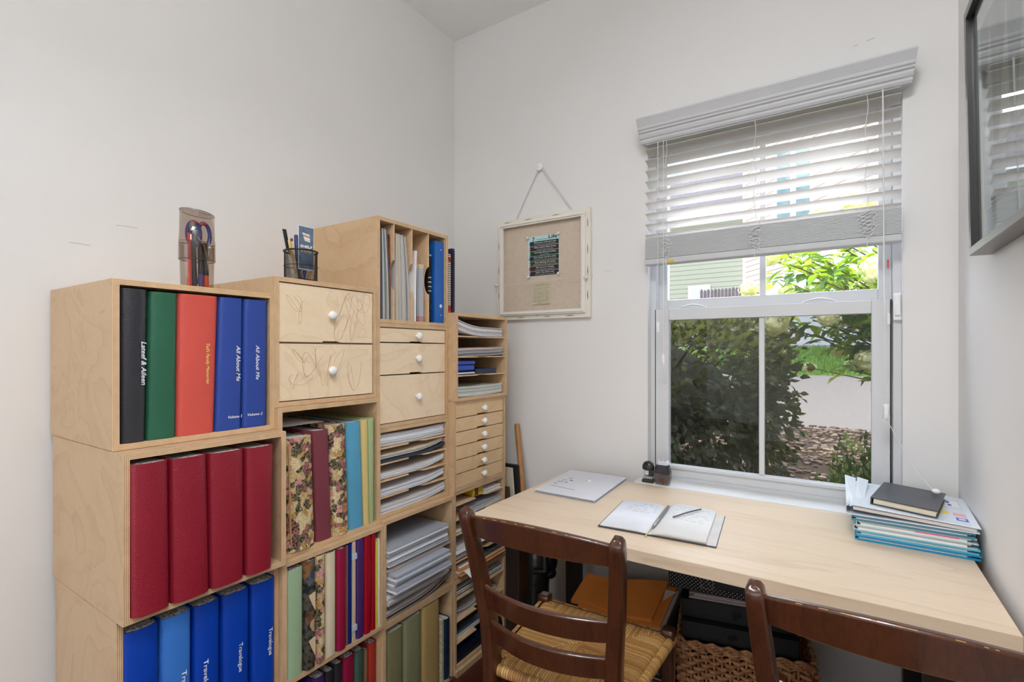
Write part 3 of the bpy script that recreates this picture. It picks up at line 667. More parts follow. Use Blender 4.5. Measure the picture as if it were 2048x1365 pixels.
blk = leather('black_leatherette', (44, 44, 50), .32); grn = leather('green_cloth', (30, 92, 66), .5); red_o = leather('brick_red_cloth', (204, 78, 66), .6)
blu = leather('royal_blue_cloth', (34, 66, 150), .5); drd = leather('dark_red_leatherette', (140, 22, 42), .42); cob = leather('cobalt_leatherette', (0, 62, 172), .38); lbl = leather('light_blue_leatherette', (56, 120, 206), .42)
zf = 1.0682+TW+.001; zt = 1.440-TW
fr1 = X1A-.008
alb = {}
alb['k'] = pxalbum('photo_album', 'black album with white script at the left end of the top crate', fr1, (239.5, 291), (239, 296), zt-.007, zf, blk, top=spine_lining, bulge=.008)
alb['g'] = pxalbum('photo_album', 'dark green album between the black and the red one', fr1, (293, 352), (298.5, 356), zt-.009, zf, grn, top=spine_lining, bulge=.005)
alb['r'] = pxalbum('photo_album', 'wide brick red album with small gold lettering', fr1, (353.5, 429), (357.5, 437), zt-.008, zf, red_o, top=spine_lining, bulge=.004)
alb['b1'] = pxalbum('photo_album', 'royal blue album directly right of the wide brick red one', fr1, (430.5, 483), (438.5, 486.5), zt-.008, zf, blu, top=spine_lining, bulge=.004)
alb['b2'] = pxalbum('photo_album', 'royal blue album at the right end of the top crate', fr1, (485, 534), (488, 536.5), zt-.008, zf, blu, top=spine_lining, bulge=.004)
silver = mat('silver_foil', (226, 228, 236), .35, var=.05); gold = mat('gold_foil', (236, 200, 120), .35, var=.05)
DN = (0, 0, -1); UPy = (0, 1, 0)
def spine_text(body, size, X, u, v0, v1, m, parent, shear=.25, name='spine_lettering', off=.0002):
    p = PX(u, v0, X); q = PX(u, v1, X)
    return lettering(body, size, p, DN, UPy, m, name, parent, shear=shear, width=abs(p.z-q.z), offset=off)
spine_text('Lateef & Aileen', .0135, fr1+.0085, 283, 683, 770, silver, alb['k'])
spine_text("Tad's Family Memories", .0105, fr1+.0046, 413, 686, 767, gold, alb['r'])
spine_text('All About Me', .0145, fr1+.0046, 473, 692, 763, silver, alb['b1'])
spine_text('All About Me', .0145, fr1+.0046, 512, 691, 760, silver, alb['b2'])
def flat_text(body, size, X, u0, v0, u1, m, parent, shear=.25):
    p = PX(u0, v0, X); q = PX(u1, v0, X)
    return lettering(body, size, p, (0, 1, 0), (0, 0, 1), m, 'spine_lettering', parent, shear=shear, width=abs(q.y-p.y), offset=.0002)
flat_text('Volume 1', .0095, fr1+.0046, 455, 838, 483, silver, alb['b1'])
flat_text('Volume 2', .0095, fr1+.0046, 494, 833, 524, silver, alb['b2'])
# four dark red albums
zf = .7085+TW+.001; f2 = X1B+.006
for i, (ub, ut, pos) in enumerate((((264, 340), (262, 337.5), 'leftmost'), ((344, 420), (341, 414.5), 'second from the left'), ((422, 488), (417.5, 488.5), 'third from the left'), ((492.5, 544), (491, 548), 'rightmost'))):
    pxalbum('photo_album', 'dark red album, %s of the four in its crate' % pos, f2, ub, ut, 1.0682-TW-.011-.0015*i, zf, drd, top=spine_lining, bulge=.009, group='dark red albums in the second crate')
zf = .352+TW+.001; f3 = X1C+.004
for i, (ut, m_, lb) in enumerate((((247, 318), cob, 'cobalt blue album at the left end of the blue row, without lettering'), ((322, 383), lbl, 'light blue album, the only pale one among the cobalt blue'), ((387, 440), cob, 'cobalt blue album with silver word, directly right of the light blue one'), ((444, 499), cob, 'cobalt blue album with silver word, second right of the light blue one'), ((502, 551), cob, 'cobalt blue album at the right end of the blue row'))):
    a_ = pxalbum('photo_album', lb, f3, (ut[0]+2, ut[1]-1), ut, .7085-TW-.016-.001*i, zf, m_, top=spine_lining, bulge=.006, group='blue albums in the third crate')
    if i: spine_text('Travelogue', .0145, f3+.0066, (0, 364, 408, 478, 538)[i], (0, 1344, 1322, 1288, 1258)[i], (0, 1424, 1398, 1346, 1312)[i], silver, a_, shear=0)

# crate with tapestry albums
mar = leather('maroon_cloth', (122, 52, 64), .6); sky = leather('sky_blue_cloth', (84, 158, 192), .6); ylw = leather('straw_yellow_cloth', (214, 190, 124), .6); sage = leather('sage_green_cloth', (164, 182, 134), .6)
zf = .7065+TW+.001; f = X2B-.005; ztp = zat(X2B, 690, 850)
for ub, ut, m_, lb, dz, bl_ in (((569, 631), (567, 624), tap_floral, 'thick floral tapestry album with a cord down its front edge', -.016, .014), ((633, 664), (625, 657), mar, 'maroon album between the two floral tapestry ones', -.006, .004), ((666, 697), (659, 690.5), tap_floral, 'floral tapestry album next to the sky blue one', .004, .010), ((698, 727), (691.5, 721), sky, 'sky blue album right of the tapestry albums', .004, .005), ((727.5, 738.5), (721.5, 735), ylw, 'thin straw yellow album', .006, .004), ((739, 747.5), (736, 747.5), sage, 'thin sage green album at the right end of the tapestry crate', .008, .003)):
    a_ = pxalbum('photo_album', lb, f, ub, ut, ztp+dz, zf, m_, top=paper_grey, bulge=bl_, th=.0035, p=2.2)
    if bl_ == .014:
        x_ = f+bl_*.55; MB().tube([(x_, Yx(u_, x_), z_) for u_, z_ in ((577, ztp-.03), (578, ztp-.1), (580, .85), (581, .77), (583, .735), (588, .732))], .0024, 6).build('edge_cord', mat('tan_cord', (190, 150, 104), .7), a_)
# loose sheets lying on top of the tapestry albums
sh = MB(); random.seed(5)
for k in range(5): sh.box(X2B-.29+.01*k, X2B-.035-.012*k, Y1+.018+.01*k, Y1+.17-.012*k, ztp+.013+.0012*k, ztp+.0138+.0012*k)
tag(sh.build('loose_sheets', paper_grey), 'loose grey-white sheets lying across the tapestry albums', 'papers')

# crate of thin albums (pixel edges at the front of the crate)
lg = leather('light_green_cloth', (158, 184, 148), .6); crm = leather('cream_leatherette', (214, 200, 172), .5); mag = leather('magenta_crocodile', (146, 26, 62), .25); brn = mat('brown_board', (126, 88, 66), .7); nvy = leather('deep_blue_plastic', (10, 34, 120), .3)
pur = leather('purple_plastic', (70, 42, 104), .35); crr = leather('cherry_red_plastic', (158, 14, 36), .28); yel = mat('yellow_card', (226, 206, 62), .5); wht = mat('white_card', (226, 228, 222), .5); clr = mat('beige_linen', (196, 180, 160), .7)
zf = .366+TW+.001; f = X2C-.004
rowc = [((573, 606), lg, 'light green album at the left end of the thin-album crate', 1140, .005), ((607.5, 630), tap_bear, 'dark album with figured woven cover beside the light green one', 1122, .010), ((630.5, 649.5), tap_floral, 'thin floral tapestry album beside the dark figured one', 1112, .008), ((651, 671), crm, 'cream album with glossy wrapped spine', 1106, .007), ((672, 691.5), mag, 'magenta crocodile-grain album in clear wrap', 1098, .008), ((692, 696.5), brn, 'very thin brown board book beside the magenta album', 1093, .001), ((697, 703.5), nvy, 'deep blue thin folder', 1089, .002), ((704.5, 712), clr, 'beige folder closed with two pale clips', 1083, .001), ((713.5, 727.5), pur, 'plain purple album directly left of the cherry red pair', 1079, .004), ((728.5, 742), crr, 'cherry red album directly right of the purple one', 1074, .004), ((742.8, 751), crr, 'narrower cherry red album beside the yellow card', 1069, .003), ((751.6, 756.2), yel, 'thin yellow booklet left of the white one', 1083, .0), ((756.8, 760.5), wht, 'thin white booklet at the right end of the thin-album crate', 1080, .0)]
ytop = zat(X2C, 573, 1140)
for (u0, u1), m_, lb, vt, bg in rowc:
    z1_ = min(zat(X2C, (u0+u1)/2, vt), .7065-TW-.004)
    a_ = pxalbum('photo_album' if u1-u0 > 8 else 'thin_folder', lb, f, (u0, u1), (u0, u1), z1_, zf, m_, top=spine_lining if u1-u0 > 15 else None, bulge=bg, th=.0024 if u1-u0 > 8 else .0012, depth=.28, cat='album' if u1-u0 > 8 else 'folder')
    if m_ is clr:
        for v_ in (1112, 1255): 
            p_ = PX(708, v_, f); MB().box(f-.01, f+.003, Yx(703.5, f), Yx(713, f), p_.z-.012, p_.z+.006).build('clip', mat('pale_clip', (190, 200, 214), .4), a_)
    if m_ is tap_bear:
        for k_, (v_, cc) in enumerate(((1200, (214, 190, 150)), (1290, (206, 180, 140)))):
            zc_ = PX(620, v_, f).z; yl, yr = Yx(611, f), Yx(629, f)
            MB().add([(f+.0108, yl+.003, zc_+.018), (f+.0104, yr-.004, zc_+.024), (f+.0104, yr-.004, zc_-.034), (f+.0108, (yl+yr)/2, zc_-.012)], [(0, 1, 2, 3)]).build('pale_patch', mat('woven_pale_patch', cc, .95), a_)
zf = TW+.001; f = X2D-.008
for (u0, u1), m_, lb, vt in (((626, 649), pur, 'purple album top at the left of the lowest visible crate', 1357), ((650, 667), blk, 'black album beside the purple one in the lowest visible crate', 1345), ((668, 684.5), blk, 'black album with crumpled silver head in the lowest visible crate', 1330), ((685.5, 708), mag, 'maroon crocodile-grain album in the lowest visible crate', 1316), ((709, 726.5), leather('forest_green_cloth', (66, 92, 78), .6), 'forest green album in the lowest visible crate', 1304), ((728, 734.5), brn, 'brown board book with white edge in the lowest visible crate', 1302), ((735.5, 752), leather('orange_red_cloth', (172, 50, 32), .6), 'orange-red album at the right end of the lowest visible crate', 1288)):
    pxalbum('photo_album', lb, f, (u0, u1), (u0, u1), min(zat(X2D, (u0+u1)/2, vt), .366-TW-.004), zf, m_, top=spine_lining, bulge=.006, depth=.28)
# olive / gold row
ol1 = leather('olive_cloth', (128, 124, 86), .7); ol2 = leather('dusty_olive_cloth', (134, 134, 100), .7); gd = leather('gold_cloth', (176, 148, 92), .7); sp = mat('speckled_board', (176, 164, 138), .8, var=.3, scale=120); nv2 = leather('navy_cloth', (10, 40, 66), .45)
f = X3E-.006
for (u0, u1), m_, lb, vt in (((774.5, 806), ol1, 'olive green album at the left end of the floor crate', 1262), ((808.5, 843), ol2, 'dusty olive album in the middle of the floor crate', 1236), ((845, 879.5), gd, 'gold cloth album, the tallest in the floor crate', 1209), ((880.5, 888), sp, 'slim speckled board book beside the gold album', 1243), ((889, 899.5), nv2, 'navy book standing beside the speckled one', 1240)):
    a_ = pxalbum('photo_album' if m_ not in (sp, nv2) else 'hardback_book', lb, f, (u0, u1), (u0, u1), zat(X3E, (u0+u1)/2, vt), zf, m_, top=paper_grey, bulge=.004, depth=.28, cat='album' if m_ not in (sp, nv2) else 'book')
tl = MB()
for k in range(5): tl.tube([(X3E-.002, Yx(897, X3E), .02), (X3E+.01+.004*k, Yx(897, X3E)+.006*k-.004, .017), (X3E+.022, Yx(899, X3E)+.01*k-.01, .024+.002*k)], .0009, 4)
tag(tl.build('tassel', black), 'small black tassel lying at the foot of the floor crate', 'tassel')
# ------------------------------------------------ papers, magazines, sleeves
sleeve = glass('clear_sleeve', (228, 232, 238), .06, body=.5, col=(226, 230, 240))
def sheets(name, label, X, y0, y1, z0, layers, mats, cat='papers', depth=.22, curve=None, jit=.004, seed=0, group=None, parent=None, ny=10, skew=0):
    """layers: list of (thickness, material index); curve(s) lifts the sheet along its width"""
    random.seed(seed); curve = curve or (lambda s: 0); m = MB(); z = z0
    for th, mi in layers:
        jx = random.uniform(-jit, jit); ja = random.uniform(0, jit)*.6; jb = -random.uniform(0, jit)*.6
        rings = []
        for i in range(ny+1):
            s = -1+2*i/ny; y = y0+ja+(y1+jb-y0-ja)*i/ny; c = curve(s); xf = X+jx+skew*s
            rings.append([(xf-depth, y, z+c*.6), (xf, y, z+c), (xf, y, z+c+th*.86), (xf-depth, y, z+c*.6+th*.86)])
        m.loft(rings, mi, False); z += th
    o = m.build(name, mats, parent)
    return tag(o, label, cat, group) if parent is None else o
P = [paper, paper_grey, paper_blue, cream]
def mixl(n, th, k=3, seed=0): random.seed(seed); return [(th*random.uniform(.7, 1.3), random.randrange(k)) for _ in range(n)]
# five-slot sorter: slots measured at the front edge
a0, a1 = Y2+TW, Y3-TW
zs = [zat(X3C, 765.5, v) for v in (897.6, 929, 963.6, 996.7)]
for z in zs: notched_shelf(X3C-.003, -1.68, a0, a1, z, .0045, c3c)
fX = X3C-.010
navy = mat('navy_card', (40, 52, 72), .6)
sheets('magazine_stack', 'stack of glossy grey pages in the top slot of the five-slot sorter', fX, a0+.002, a1-.006, zs[0]+.001, mixl(14, .0027, 3, 2), P+[sleeve], curve=lambda s: .003*s*s, seed=1)
sheets('navy_folder', 'navy folder under cream sheets in the five-slot sorter', fX, a0+.003, a1-.004, zs[1]+.001, [(.011, 0)], [navy], 'folder', curve=lambda s: .016*max(0, s)**2+.0, seed=2)
sheets('paper_stack', 'fan of cream sheets above the navy folder', fX-.002, a0+.003, a1-.012, zs[1]+.0125, mixl(6, .0026, 2, 3), [paper_grey, cream], curve=lambda s: .018*max(0, s)**2, seed=3)
sheets('paper_stack', 'curling sheets with a grey oval mark, third slot of the five-slot sorter', fX, a0+.003, a1-.008, zs[2]+.001, mixl(10, .0022, 3, 4), P, curve=lambda s: .016*max(0, s)**2+.002*s*s, seed=4)
sheets('paper_stack', 'bright white sheets in the fourth slot of the five-slot sorter', fX, a0+.002, a1-.008, zs[3]+.001, mixl(11, .0019, 3, 5), [paper, paper, paper_blue], curve=lambda s: .016*max(0, s)**2, seed=5)
sheets('paper_stack', 'crinkled white paper in the bottom slot of the five-slot sorter', fX+.003, a0+.003, a1-.004, .715+TW+.001, mixl(12, .0020, 3, 6), P, curve=lambda s: .014*max(0, s)**2, seed=6)
# crate of clear sleeves, four piles one above the other, standing proud of the crate
f = X3D+.002
def pile(label, uL, vL, uR, n, thk, mats, seed, X, cat='envelopes', depth=.24, curve=None, name='sleeve_stack', jit=.006, z=None):
    y0 = Yx(uL, X); y1 = Yx(uR, X); z0 = z if z is not None else PX(uL, vL, X).z
    return sheets(name, label, X, max(y0, a0+.002), min(y1, a1-.002), z0, mixl(n, thk, len(mats), seed), mats, cat, depth, curve, jit, seed)
zb_ = .364+TW+.001
sheets('paper_folder', 'dark curved folder at the bottom of the sleeve crate', f-.004, a0+.003, a1-.006, zb_, [(.004, 0), (.003, 1), (.008, 0), (.003, 1), (.004, 2), (.003, 1)], [mat('dark_brown_card', (70, 60, 54), .7), paper_grey, mat('mid_grey_card', (150, 142, 138), .7)], 'folder', curve=lambda s: .03*max(0, s+.2)**2, seed=9)
z = zb_+.047
pile('clear-sleeved prints lying just above the dark curved folder', 771, 0, 897, 6, .0075, [sleeve, paper_blue, sleeve, paper_grey], 21, f+.008, z=z, jit=.01)
z += .053
pile('thick pile of clear sleeves that juts out furthest from its crate', 771, 0, 899, 9, .0065, [sleeve, paper_blue, paper, sleeve], 22, f+.03, z=z, jit=.012); z += .062
sheets('grey_envelope', 'plain taupe envelope between two piles of clear sleeves', f-.002, a0+.002, a1-.012, z, [(.003, 0), (.004, 0)], [mat('taupe_card', (188, 176, 170), .7)], 'envelope', seed=23); z += .018
pile('pile of clear blue-white sleeves at the top of the sleeve crate', 771, 0, 896, 9, .0066, [sleeve, paper_blue, paper], 24, f+.004, z=z, jit=.006)
# magazine sorter contents
def lean_books(name, label, X, segs, z0, mats, cat='magazine', group=None, depth=.2, bend=0.0, nz_=8, parent=None):
    """upright leaves: segs = (y at foot, y at head, thickness, height, material)"""
    m = MB()
    for (yb_, yt_, th, h, mi) in segs:
        rings = []
        for i in range(nz_+1):
            s = i/nz_; y = yb_+(yt_-yb_)*(s**(1.8) if bend else s); z = z0+h*s
            rings.append([(X-depth, y, z), (X, y, z), (X, y+th, z), (X-depth, y+th, z)])
        m.loft(rings, mi, False)
    o = m.build(name, mats, parent); return tag(o, label, cat, group) if parent is None else o
Z3 = 1.3785+TW+.0008; XS = X3A-.012
mg = [mat('mag_a', (190, 186, 184), .5), mat('mag_b', (120, 132, 142), .5), mat('mag_c', (206, 200, 192), .5), mat('mag_d', (170, 110, 112), .5), mat('mag_e', (84, 96, 110), .5), mat('mag_f', (196, 186, 160), .5)]
yL = a0+.002
random.seed(31)
y = Yx(758.5, XS); yend = Yx(782, XS)
yy_ = [y+(yend-y)*i/13 for i in range(14)]
for i in range(13):
    yb_ = yy_[i]; th = (yy_[i+1]-yy_[i])*.86
    shift = -(.020*(i/12))
    lean_books('magazine', 'slim magazine in the leftmost bay of the magazine sorter, bowed to the left', XS+random.uniform(-.004, .002), [(yb_, yb_+shift*.9+.0005, th*.85, .312-.004*(i % 3), 0)], Z3, [mg[(i*5+i//3) % 6]], 'magazine', 'magazines in the left bay of the sorter', bend=1)
lean_books('magazine', 'orange and dark magazine leaning on the first divider of the sorter', XS-.006, [(Yx(784, XS), Yx(781, XS), .0035, .30, 0)], Z3, [mat('mag_orange', (150, 80, 52), .5, var=.5, scale=30)], bend=0)
y = Yx(792, XS); yend = Yx(821, XS); yy_ = [y+(yend-y)*i/12 for i in range(13)]
for i in range(12):
    th = (yy_[i+1]-yy_[i])*.86
    lean_books('magazine', 'slim magazine in the second bay of the magazine sorter, bowed to the left', XS+random.uniform(-.004, .002), [(yy_[i], yy_[i]-.022*(i/11), th*.85, .308-.003*(i % 4), 0)], Z3, [mg[(0, 2, 5, 1, 2, 0, 5, 2, 0, 1, 0, 2)[i]]], 'magazine', 'magazines in the second bay of the sorter', bend=1)
X_ = XS
lean_books('white_pad', 'curved white pad standing in the third bay of the magazine sorter', X_, [(Yx(829, X_), Yx(831, X_), .007, .262, 0)], Z3, [paper], 'pad', bend=1)
pb = thing('slim_box', 'slim grey box with gold bands on top and red bands at its foot', 'box', (X_-.1, Yx(840, X_), Z3))
yb0, yb1 = Yx(838.5, X_), Yx(847, X_); zt_ = zat(X_, 842, 529)
MB().box(X_-.15, X_, yb0, yb1, Z3, zt_).build('box_body', mat('cool_grey_card', (176, 178, 184), .5), pb)
for zz_, c_ in ((zt_-.006, gold), (zt_-.012, gold), (zt_-.0025, gold), (Z3+.004, mat('red_band', (190, 60, 50), .5)), (Z3+.011, mat('red_band', (190, 60, 50), .5)), (Z3+.018, mat('red_band', (190, 60, 50), .5))):
    MB().box(X_-.15, X_+.0006, yb0-.0005, yb1+.0005, zz_-.0014, zz_+.0014).build('band', c_, pb)
sbm = thing('spiral_book', 'black spiral bound book between divider and blue binder', 'book', (X_-.1, Yx(862, X_), Z3))
ys0 = Yx(861, X_); MB().box(X_-.21, X_-.012, ys0, ys0+.012, Z3, Z3+.265).build('book_block', black, sbm)
for k in range(30):
    zc = Z3+.01+k*.0086; MB().lathe([(.0062, -.0016), (.007, -.0016), (.007, .0016), (.0062, .0016)], (X_-.010, ys0+.006, zc), 'z', 12).build('spiral_coil', mat('coil_white', (210, 210, 206), .5) if k in (12, 13, 14, 15, 16, 17, 18, 19, 29, 28) and k % 2 else black, sbm)
bb = thing('ring_binder', 'royal blue ring binder in the right bay of the magazine sorter', 'binder', (X_-.1, Yx(880, X_), Z3))
binder_blue = mat('binder_blue', (22, 94, 176), .35, var=.03)
yb0, yb1 = Yx(869.5, X_), Yx(889, X_); zt_ = zat(X_, 880, 484)
MB().box(X_-.004, X_, yb0, yb1, Z3, zt_).box(X_-.25, X_-.004, yb0, yb0+.003, Z3, zt_).box(X_-.25, X_-.004, yb1-.003, yb1, Z3, zt_).build('cover', binder_blue, bb, .001)
MB().box(X_-.24, X_-.012, yb0+.006, yb1-.006, Z3+.006, zt_-.006).build('pages', paper, bb)
yc = yb0+(yb1-yb0)*.62
MB().lathe([(.0075, 0), (.0075, .0008), (0, .0008)], (X_, yc, zat(X_, 881, 613)), 'x', 20).build('round_sticker', paper_blue, bb)
MB().lathe([(.002, 0), (.002, .0015), (0, .0015)], (X_, yc, zat(X_, 880, 500)), 'x', 12).build('rivet', white_plastic, bb)
MB().lathe([(.002, 0), (.002, .0015), (0, .0015)], (X_, yc, zat(X_, 882, 631)), 'x', 12).build('rivet', white_plastic, bb)
# two spiral books standing on the rear sorter, beside the magazine sorter
Z4 = 1.4355; XB = -1.30
for (u0, u1, vt, c_, lb) in ((897, 903.6, 508, (230, 222, 206), 'cream and red spiral book standing right of the magazine sorter'), (904.2, 912.5, 497, (44, 38, 84), 'dark violet spiral book, outermost right of the magazine sorter')):
    y0, y1 = max(Yx(u0, XB), Y3+.001+(0 if u0 < 900 else .0215)), Yx(u1, XB)
    if u0 < 900: y1 = Y3+.021
    else: y1 = Y3+.045
    zt_ = zat(XB, u0, vt); t = thing('spiral_book', lb, 'book', (XB-.1, y0, Z4))
    MB().box(XB-.2, XB, y0+.001, y1-.001, Z4, zt_).build('book_block', mat('spiral_cover_%d' % u0, c_, .5), t)
    if u0 < 900:
        for za, zb2 in ((Z4, Z4+.028), (zt_-.030, zt_-.012)): MB().box(XB-.2, XB+.0006, y0+.0005, y1-.0005, za, zb2).build('red_block', mat('cover_red', (206, 66, 50), .5), t)
    for k in range(int((zt_-Z4)/.009)-1):
        MB().lathe([(.0068, -.0011), (.0078, -.0011), (.0078, .0011), (.0068, .0011)], (XB+.001, (y0+y1)/2-(.004 if u0 > 900 else 0), Z4+.012+k*.009), 'z', 12).build('spiral_coil', black, t)
# four-slot sorter on top
a0, a1 = Y3+TW, Y4-TW
zs = [zat(X4A, 914, v) for v in (671.4, 713.8, 752)]
for z in zs: notched_shelf(X4A-.003, -1.68, a0, a1, z, .0045, c4a)
f = X4A-.010
sheets('magazine_stack', 'stack of catalogues curling up to the left, top slot of the four-slot sorter', f, a0+.002, a1-.012, zs[0]+.001, mixl(12, .0030, 3, 41), [paper, paper_blue, paper_grey], curve=lambda s: .022*max(0, -s+.1)**2, seed=41, cat='magazines')
sheets('magazine_stack', 'magazines with an orange sheet, second slot of the four-slot sorter', f, a0+.002, a1-.008, zs[1]+.001, mixl(12, .0026, 3, 42)+[(.002, 3), (.002, 0)], [paper_grey, paper, mg[1], mat('orange_print', (206, 104, 60), .6)], curve=lambda s: .006*s*s*(-1 if s < 0 else 1)+.002, seed=42, cat='magazines')
zb_ = zs[2]+.001
bk1 = thing('hardback_book', 'slim pale hardback under the blue lunch box', 'book', (f-.1, a0+.06, zb_)); MB().box(f-.18, f, a0+.004, a0+.125, zb_, zb_+.0035).box(f-.18, f, a0+.004, a0+.125, zb_+.010, zb_+.0125).build('cover', nv2, bk1); MB().box(f-.175, f-.001, a0+.006, a0+.123, zb_+.0037, zb_+.0098).build('pages', paper, bk1)
bx = thing('lunch_box', 'small rounded blue plastic box in the four-slot sorter', 'box', (f-.05, a0+.06, zb_+.013))
bluep = mat('blue_plastic', (40, 70, 170), .3)
MB().box(f-.10, f-.003, a0+.008, a0+.128, zb_+.0135, zb_+.040).build('box_base', bluep, bx, .009, 4); MB().box(f-.102, f-.001, a0+.006, a0+.130, zb_+.040, zb_+.056).build('lid', bluep, bx, .007, 4)
bk2 = thing('hardback_book', 'navy hardback lying right of the blue lunch box', 'book', (f-.1, a0+.2, zb_)); MB().box(f-.18, f-.004, a0+.132, a0+.285, zb_, zb_+.003).box(f-.18, f-.004, a0+.132, a0+.285, zb_+.018, zb_+.021).box(f-.18, f-.004, a0+.132, a0+.135, zb_+.003, zb_+.018).build('cover', mat('navy_hardback', (26, 36, 74), .4), bk2); MB().box(f-.178, f-.007, a0+.1355, a0+.283, zb_+.0032, zb_+.0178).build('pages', mat('navy_edge', (50, 58, 84), .6), bk2)
sheets('paper_stack', 'grey-green papers in the bottom slot of the four-slot sorter', f, a0+.003, a1-.012, 1.083+TW+.001, mixl(16, .0026, 3, 44), [paper, mat('pale_green_paper', (206, 216, 206), .7), paper_grey], curve=lambda s: .004*s*s, seed=44)
# sorter with the yellow packet
zs = [zat(X4C, 911, v) for v in (1013.4, 1043, 1073)]+[.724-.352*.80]
for z in zs: notched_shelf(X4C-.003, -1.68, a0, a1, z, .0045, c4c)
f = X4C-.012
sheets('cardboard_flap', 'buff cardboard sheet in the top slot beside the yellow packet', f, a0+.002, a0+.10, zs[0]+.001, [(.005, 0)], [mat('buff_card', (206, 176, 140), .8)], 'card', seed=51)
yp = thing('snack_packet', 'yellow and brown packet in the sorter below the six drawers', 'packet', (f-.03, a0+.15, zs[0]+.001)); MB().box(f-.07, f-.002, a0+.135, a0+.20, zs[0]+.001, zs[0]+.034).build('packet_body', mat('packet_yellow', (216, 180, 40), .4, var=.5, scale=60), yp, .003); MB().box(f-.069, f-.0015, a0+.142, a0+.165, zs[0]+.004, zs[0]+.034).build('brown_print', mat('packet_brown', (96, 54, 30), .5), yp)
sheets('white_notepads', 'small white pads beside the yellow packet', f, a0+.21, a1-.012, zs[0]+.001, [(.008, 0), (.002, 1), (.008, 0)], [paper, paper_grey], 'pads', seed=52)
sheets('paper_stack', 'plastic-wrapped papers in the second slot below the yellow packet', f+.004, a0+.10, a1-.004, zs[1]+.001, mixl(8, .0028, 3, 53), [paper_grey, sleeve, paper], curve=lambda s: .003*s, seed=53)
sheets('teal_folder', 'teal folder lying under the plastic-wrapped papers', f, a0+.12, a1-.003, zs[2]+.012, [(.006, 0)], [mat('teal_card', (30, 120, 130), .5)], 'folder', seed=54)
sheets('green_folder', 'green folder in the third slot, left of the chair post', f, a0+.004, a0+.115, zs[2]+.001, [(.003, 0), (.004, 1)], [mat('leaf_green', (90, 160, 80), .6), cream], 'folder', seed=55)
zq = zs[3]+.001
sheets('newspaper_stack', 'folded newspaper on top of a dark red book in the sorter', f+.01, a0+.004, a1-.02, zq+.03, mixl(4, .004, 3, 56), [cream, paper_grey, paper], 'newspaper', seed=56)
rb = thing('hardback_book', 'dark red book with pale edge under the newspaper', 'book', (f-.1, a0+.08, zq)); MB().box(f-.18, f+.004, a0+.006, a0+.16, zq, zq+.003).box(f-.18, f+.004, a0+.006, a0+.16, zq+.022, zq+.025).box(f-.18, f+.004, a0+.006, a0+.0085, zq+.003, zq+.022).build('cover', mat('wine_red', (110, 20, 34), .5), rb); MB().box(f-.178, f+.001, a0+.009, a0+.158, zq+.0032, zq+.0218).build('pages', paper_blue, rb)
z_ = .372+TW+.001
sheets('magazine_stack', 'magazines sticking out at the bottom of the sorter, topmost with a dark photo cover', f+.022, a0+.004, a1-.006, z_, mixl(7, .0034, 4, 57), [paper, cream, mat('orange_cover', (206, 140, 80), .6), paper_grey], 'magazines', seed=57, jit=.012)
sheets('photo_magazine', 'magazine with dark photographic cover seen through the chair back', f+.02, a0+.17, a1-.01, z_+.0265, [(.003, 0)], [mat('photo_cover', (78, 84, 88), .4, var=.8, scale=40)], 'magazine', seed=58, jit=0)
MB_ = MB(); pts = []
n_ = 8; rr = []
for i in range(n_+1):
    s = i/n_; rr.append([(f-.02+.075*s, a0+.03+.01*s, z_+.026-.030*s*s), (f-.02+.075*s, a0+.105-.012*s*s, z_+.026-.030*s*s), (f-.02+.075*s, a0+.105-.012*s*s, z_+.0268-.030*s*s), (f-.02+.075*s, a0+.03+.01*s, z_+.0268-.030*s*s)])
tag(MB_.loft(rr, 0, False).build('drooping_sheet', paper), 'white sheet drooping over the front of the sorter behind the chair post', 'paper')
# floor sorter
zs = [.352*.78+.022, .352*.53+.022, .352*.285+.022]
for z in zs: notched_shelf(X4D-.003, -1.68, a0, a1, z, .0045, c4d)
f = X4D-.012
sheets('paper_stack', 'newsprint and papers in the top slot of the floor sorter', f, a0+.004, a1-.006, zs[0]+.001, mixl(10, .0032, 4, 61), [paper, paper_grey, mat('charcoal_card', (60, 60, 62), .6), cream], seed=61)
sheets('paper_stack', 'crumpled plastic bag of prints in the second slot of the floor sorter', f-.02, a0+.008, a1-.02, zs[1]+.001, mixl(6, .0042, 3, 62), [sleeve, paper_grey, mg[1]], curve=lambda s: .006*sin(5*s), seed=62)
sheets('paper_stack', 'grey sheets in the third slot of the floor sorter', f-.01, a0+.008, a1-.02, zs[2]+.001, mixl(6, .0034, 3, 63), [paper_grey, paper, mg[4]], seed=63)
sheets('navy_folder', 'stack of navy folders in the lowest slot of the floor sorter', f+.002, a0+.002, a1-.004, .022+TW+.001, [(.012, 0), (.012, 0), (.012, 0), (.010, 0)], [mat('deep_navy', (14, 22, 44), .5)], 'folders', seed=64)

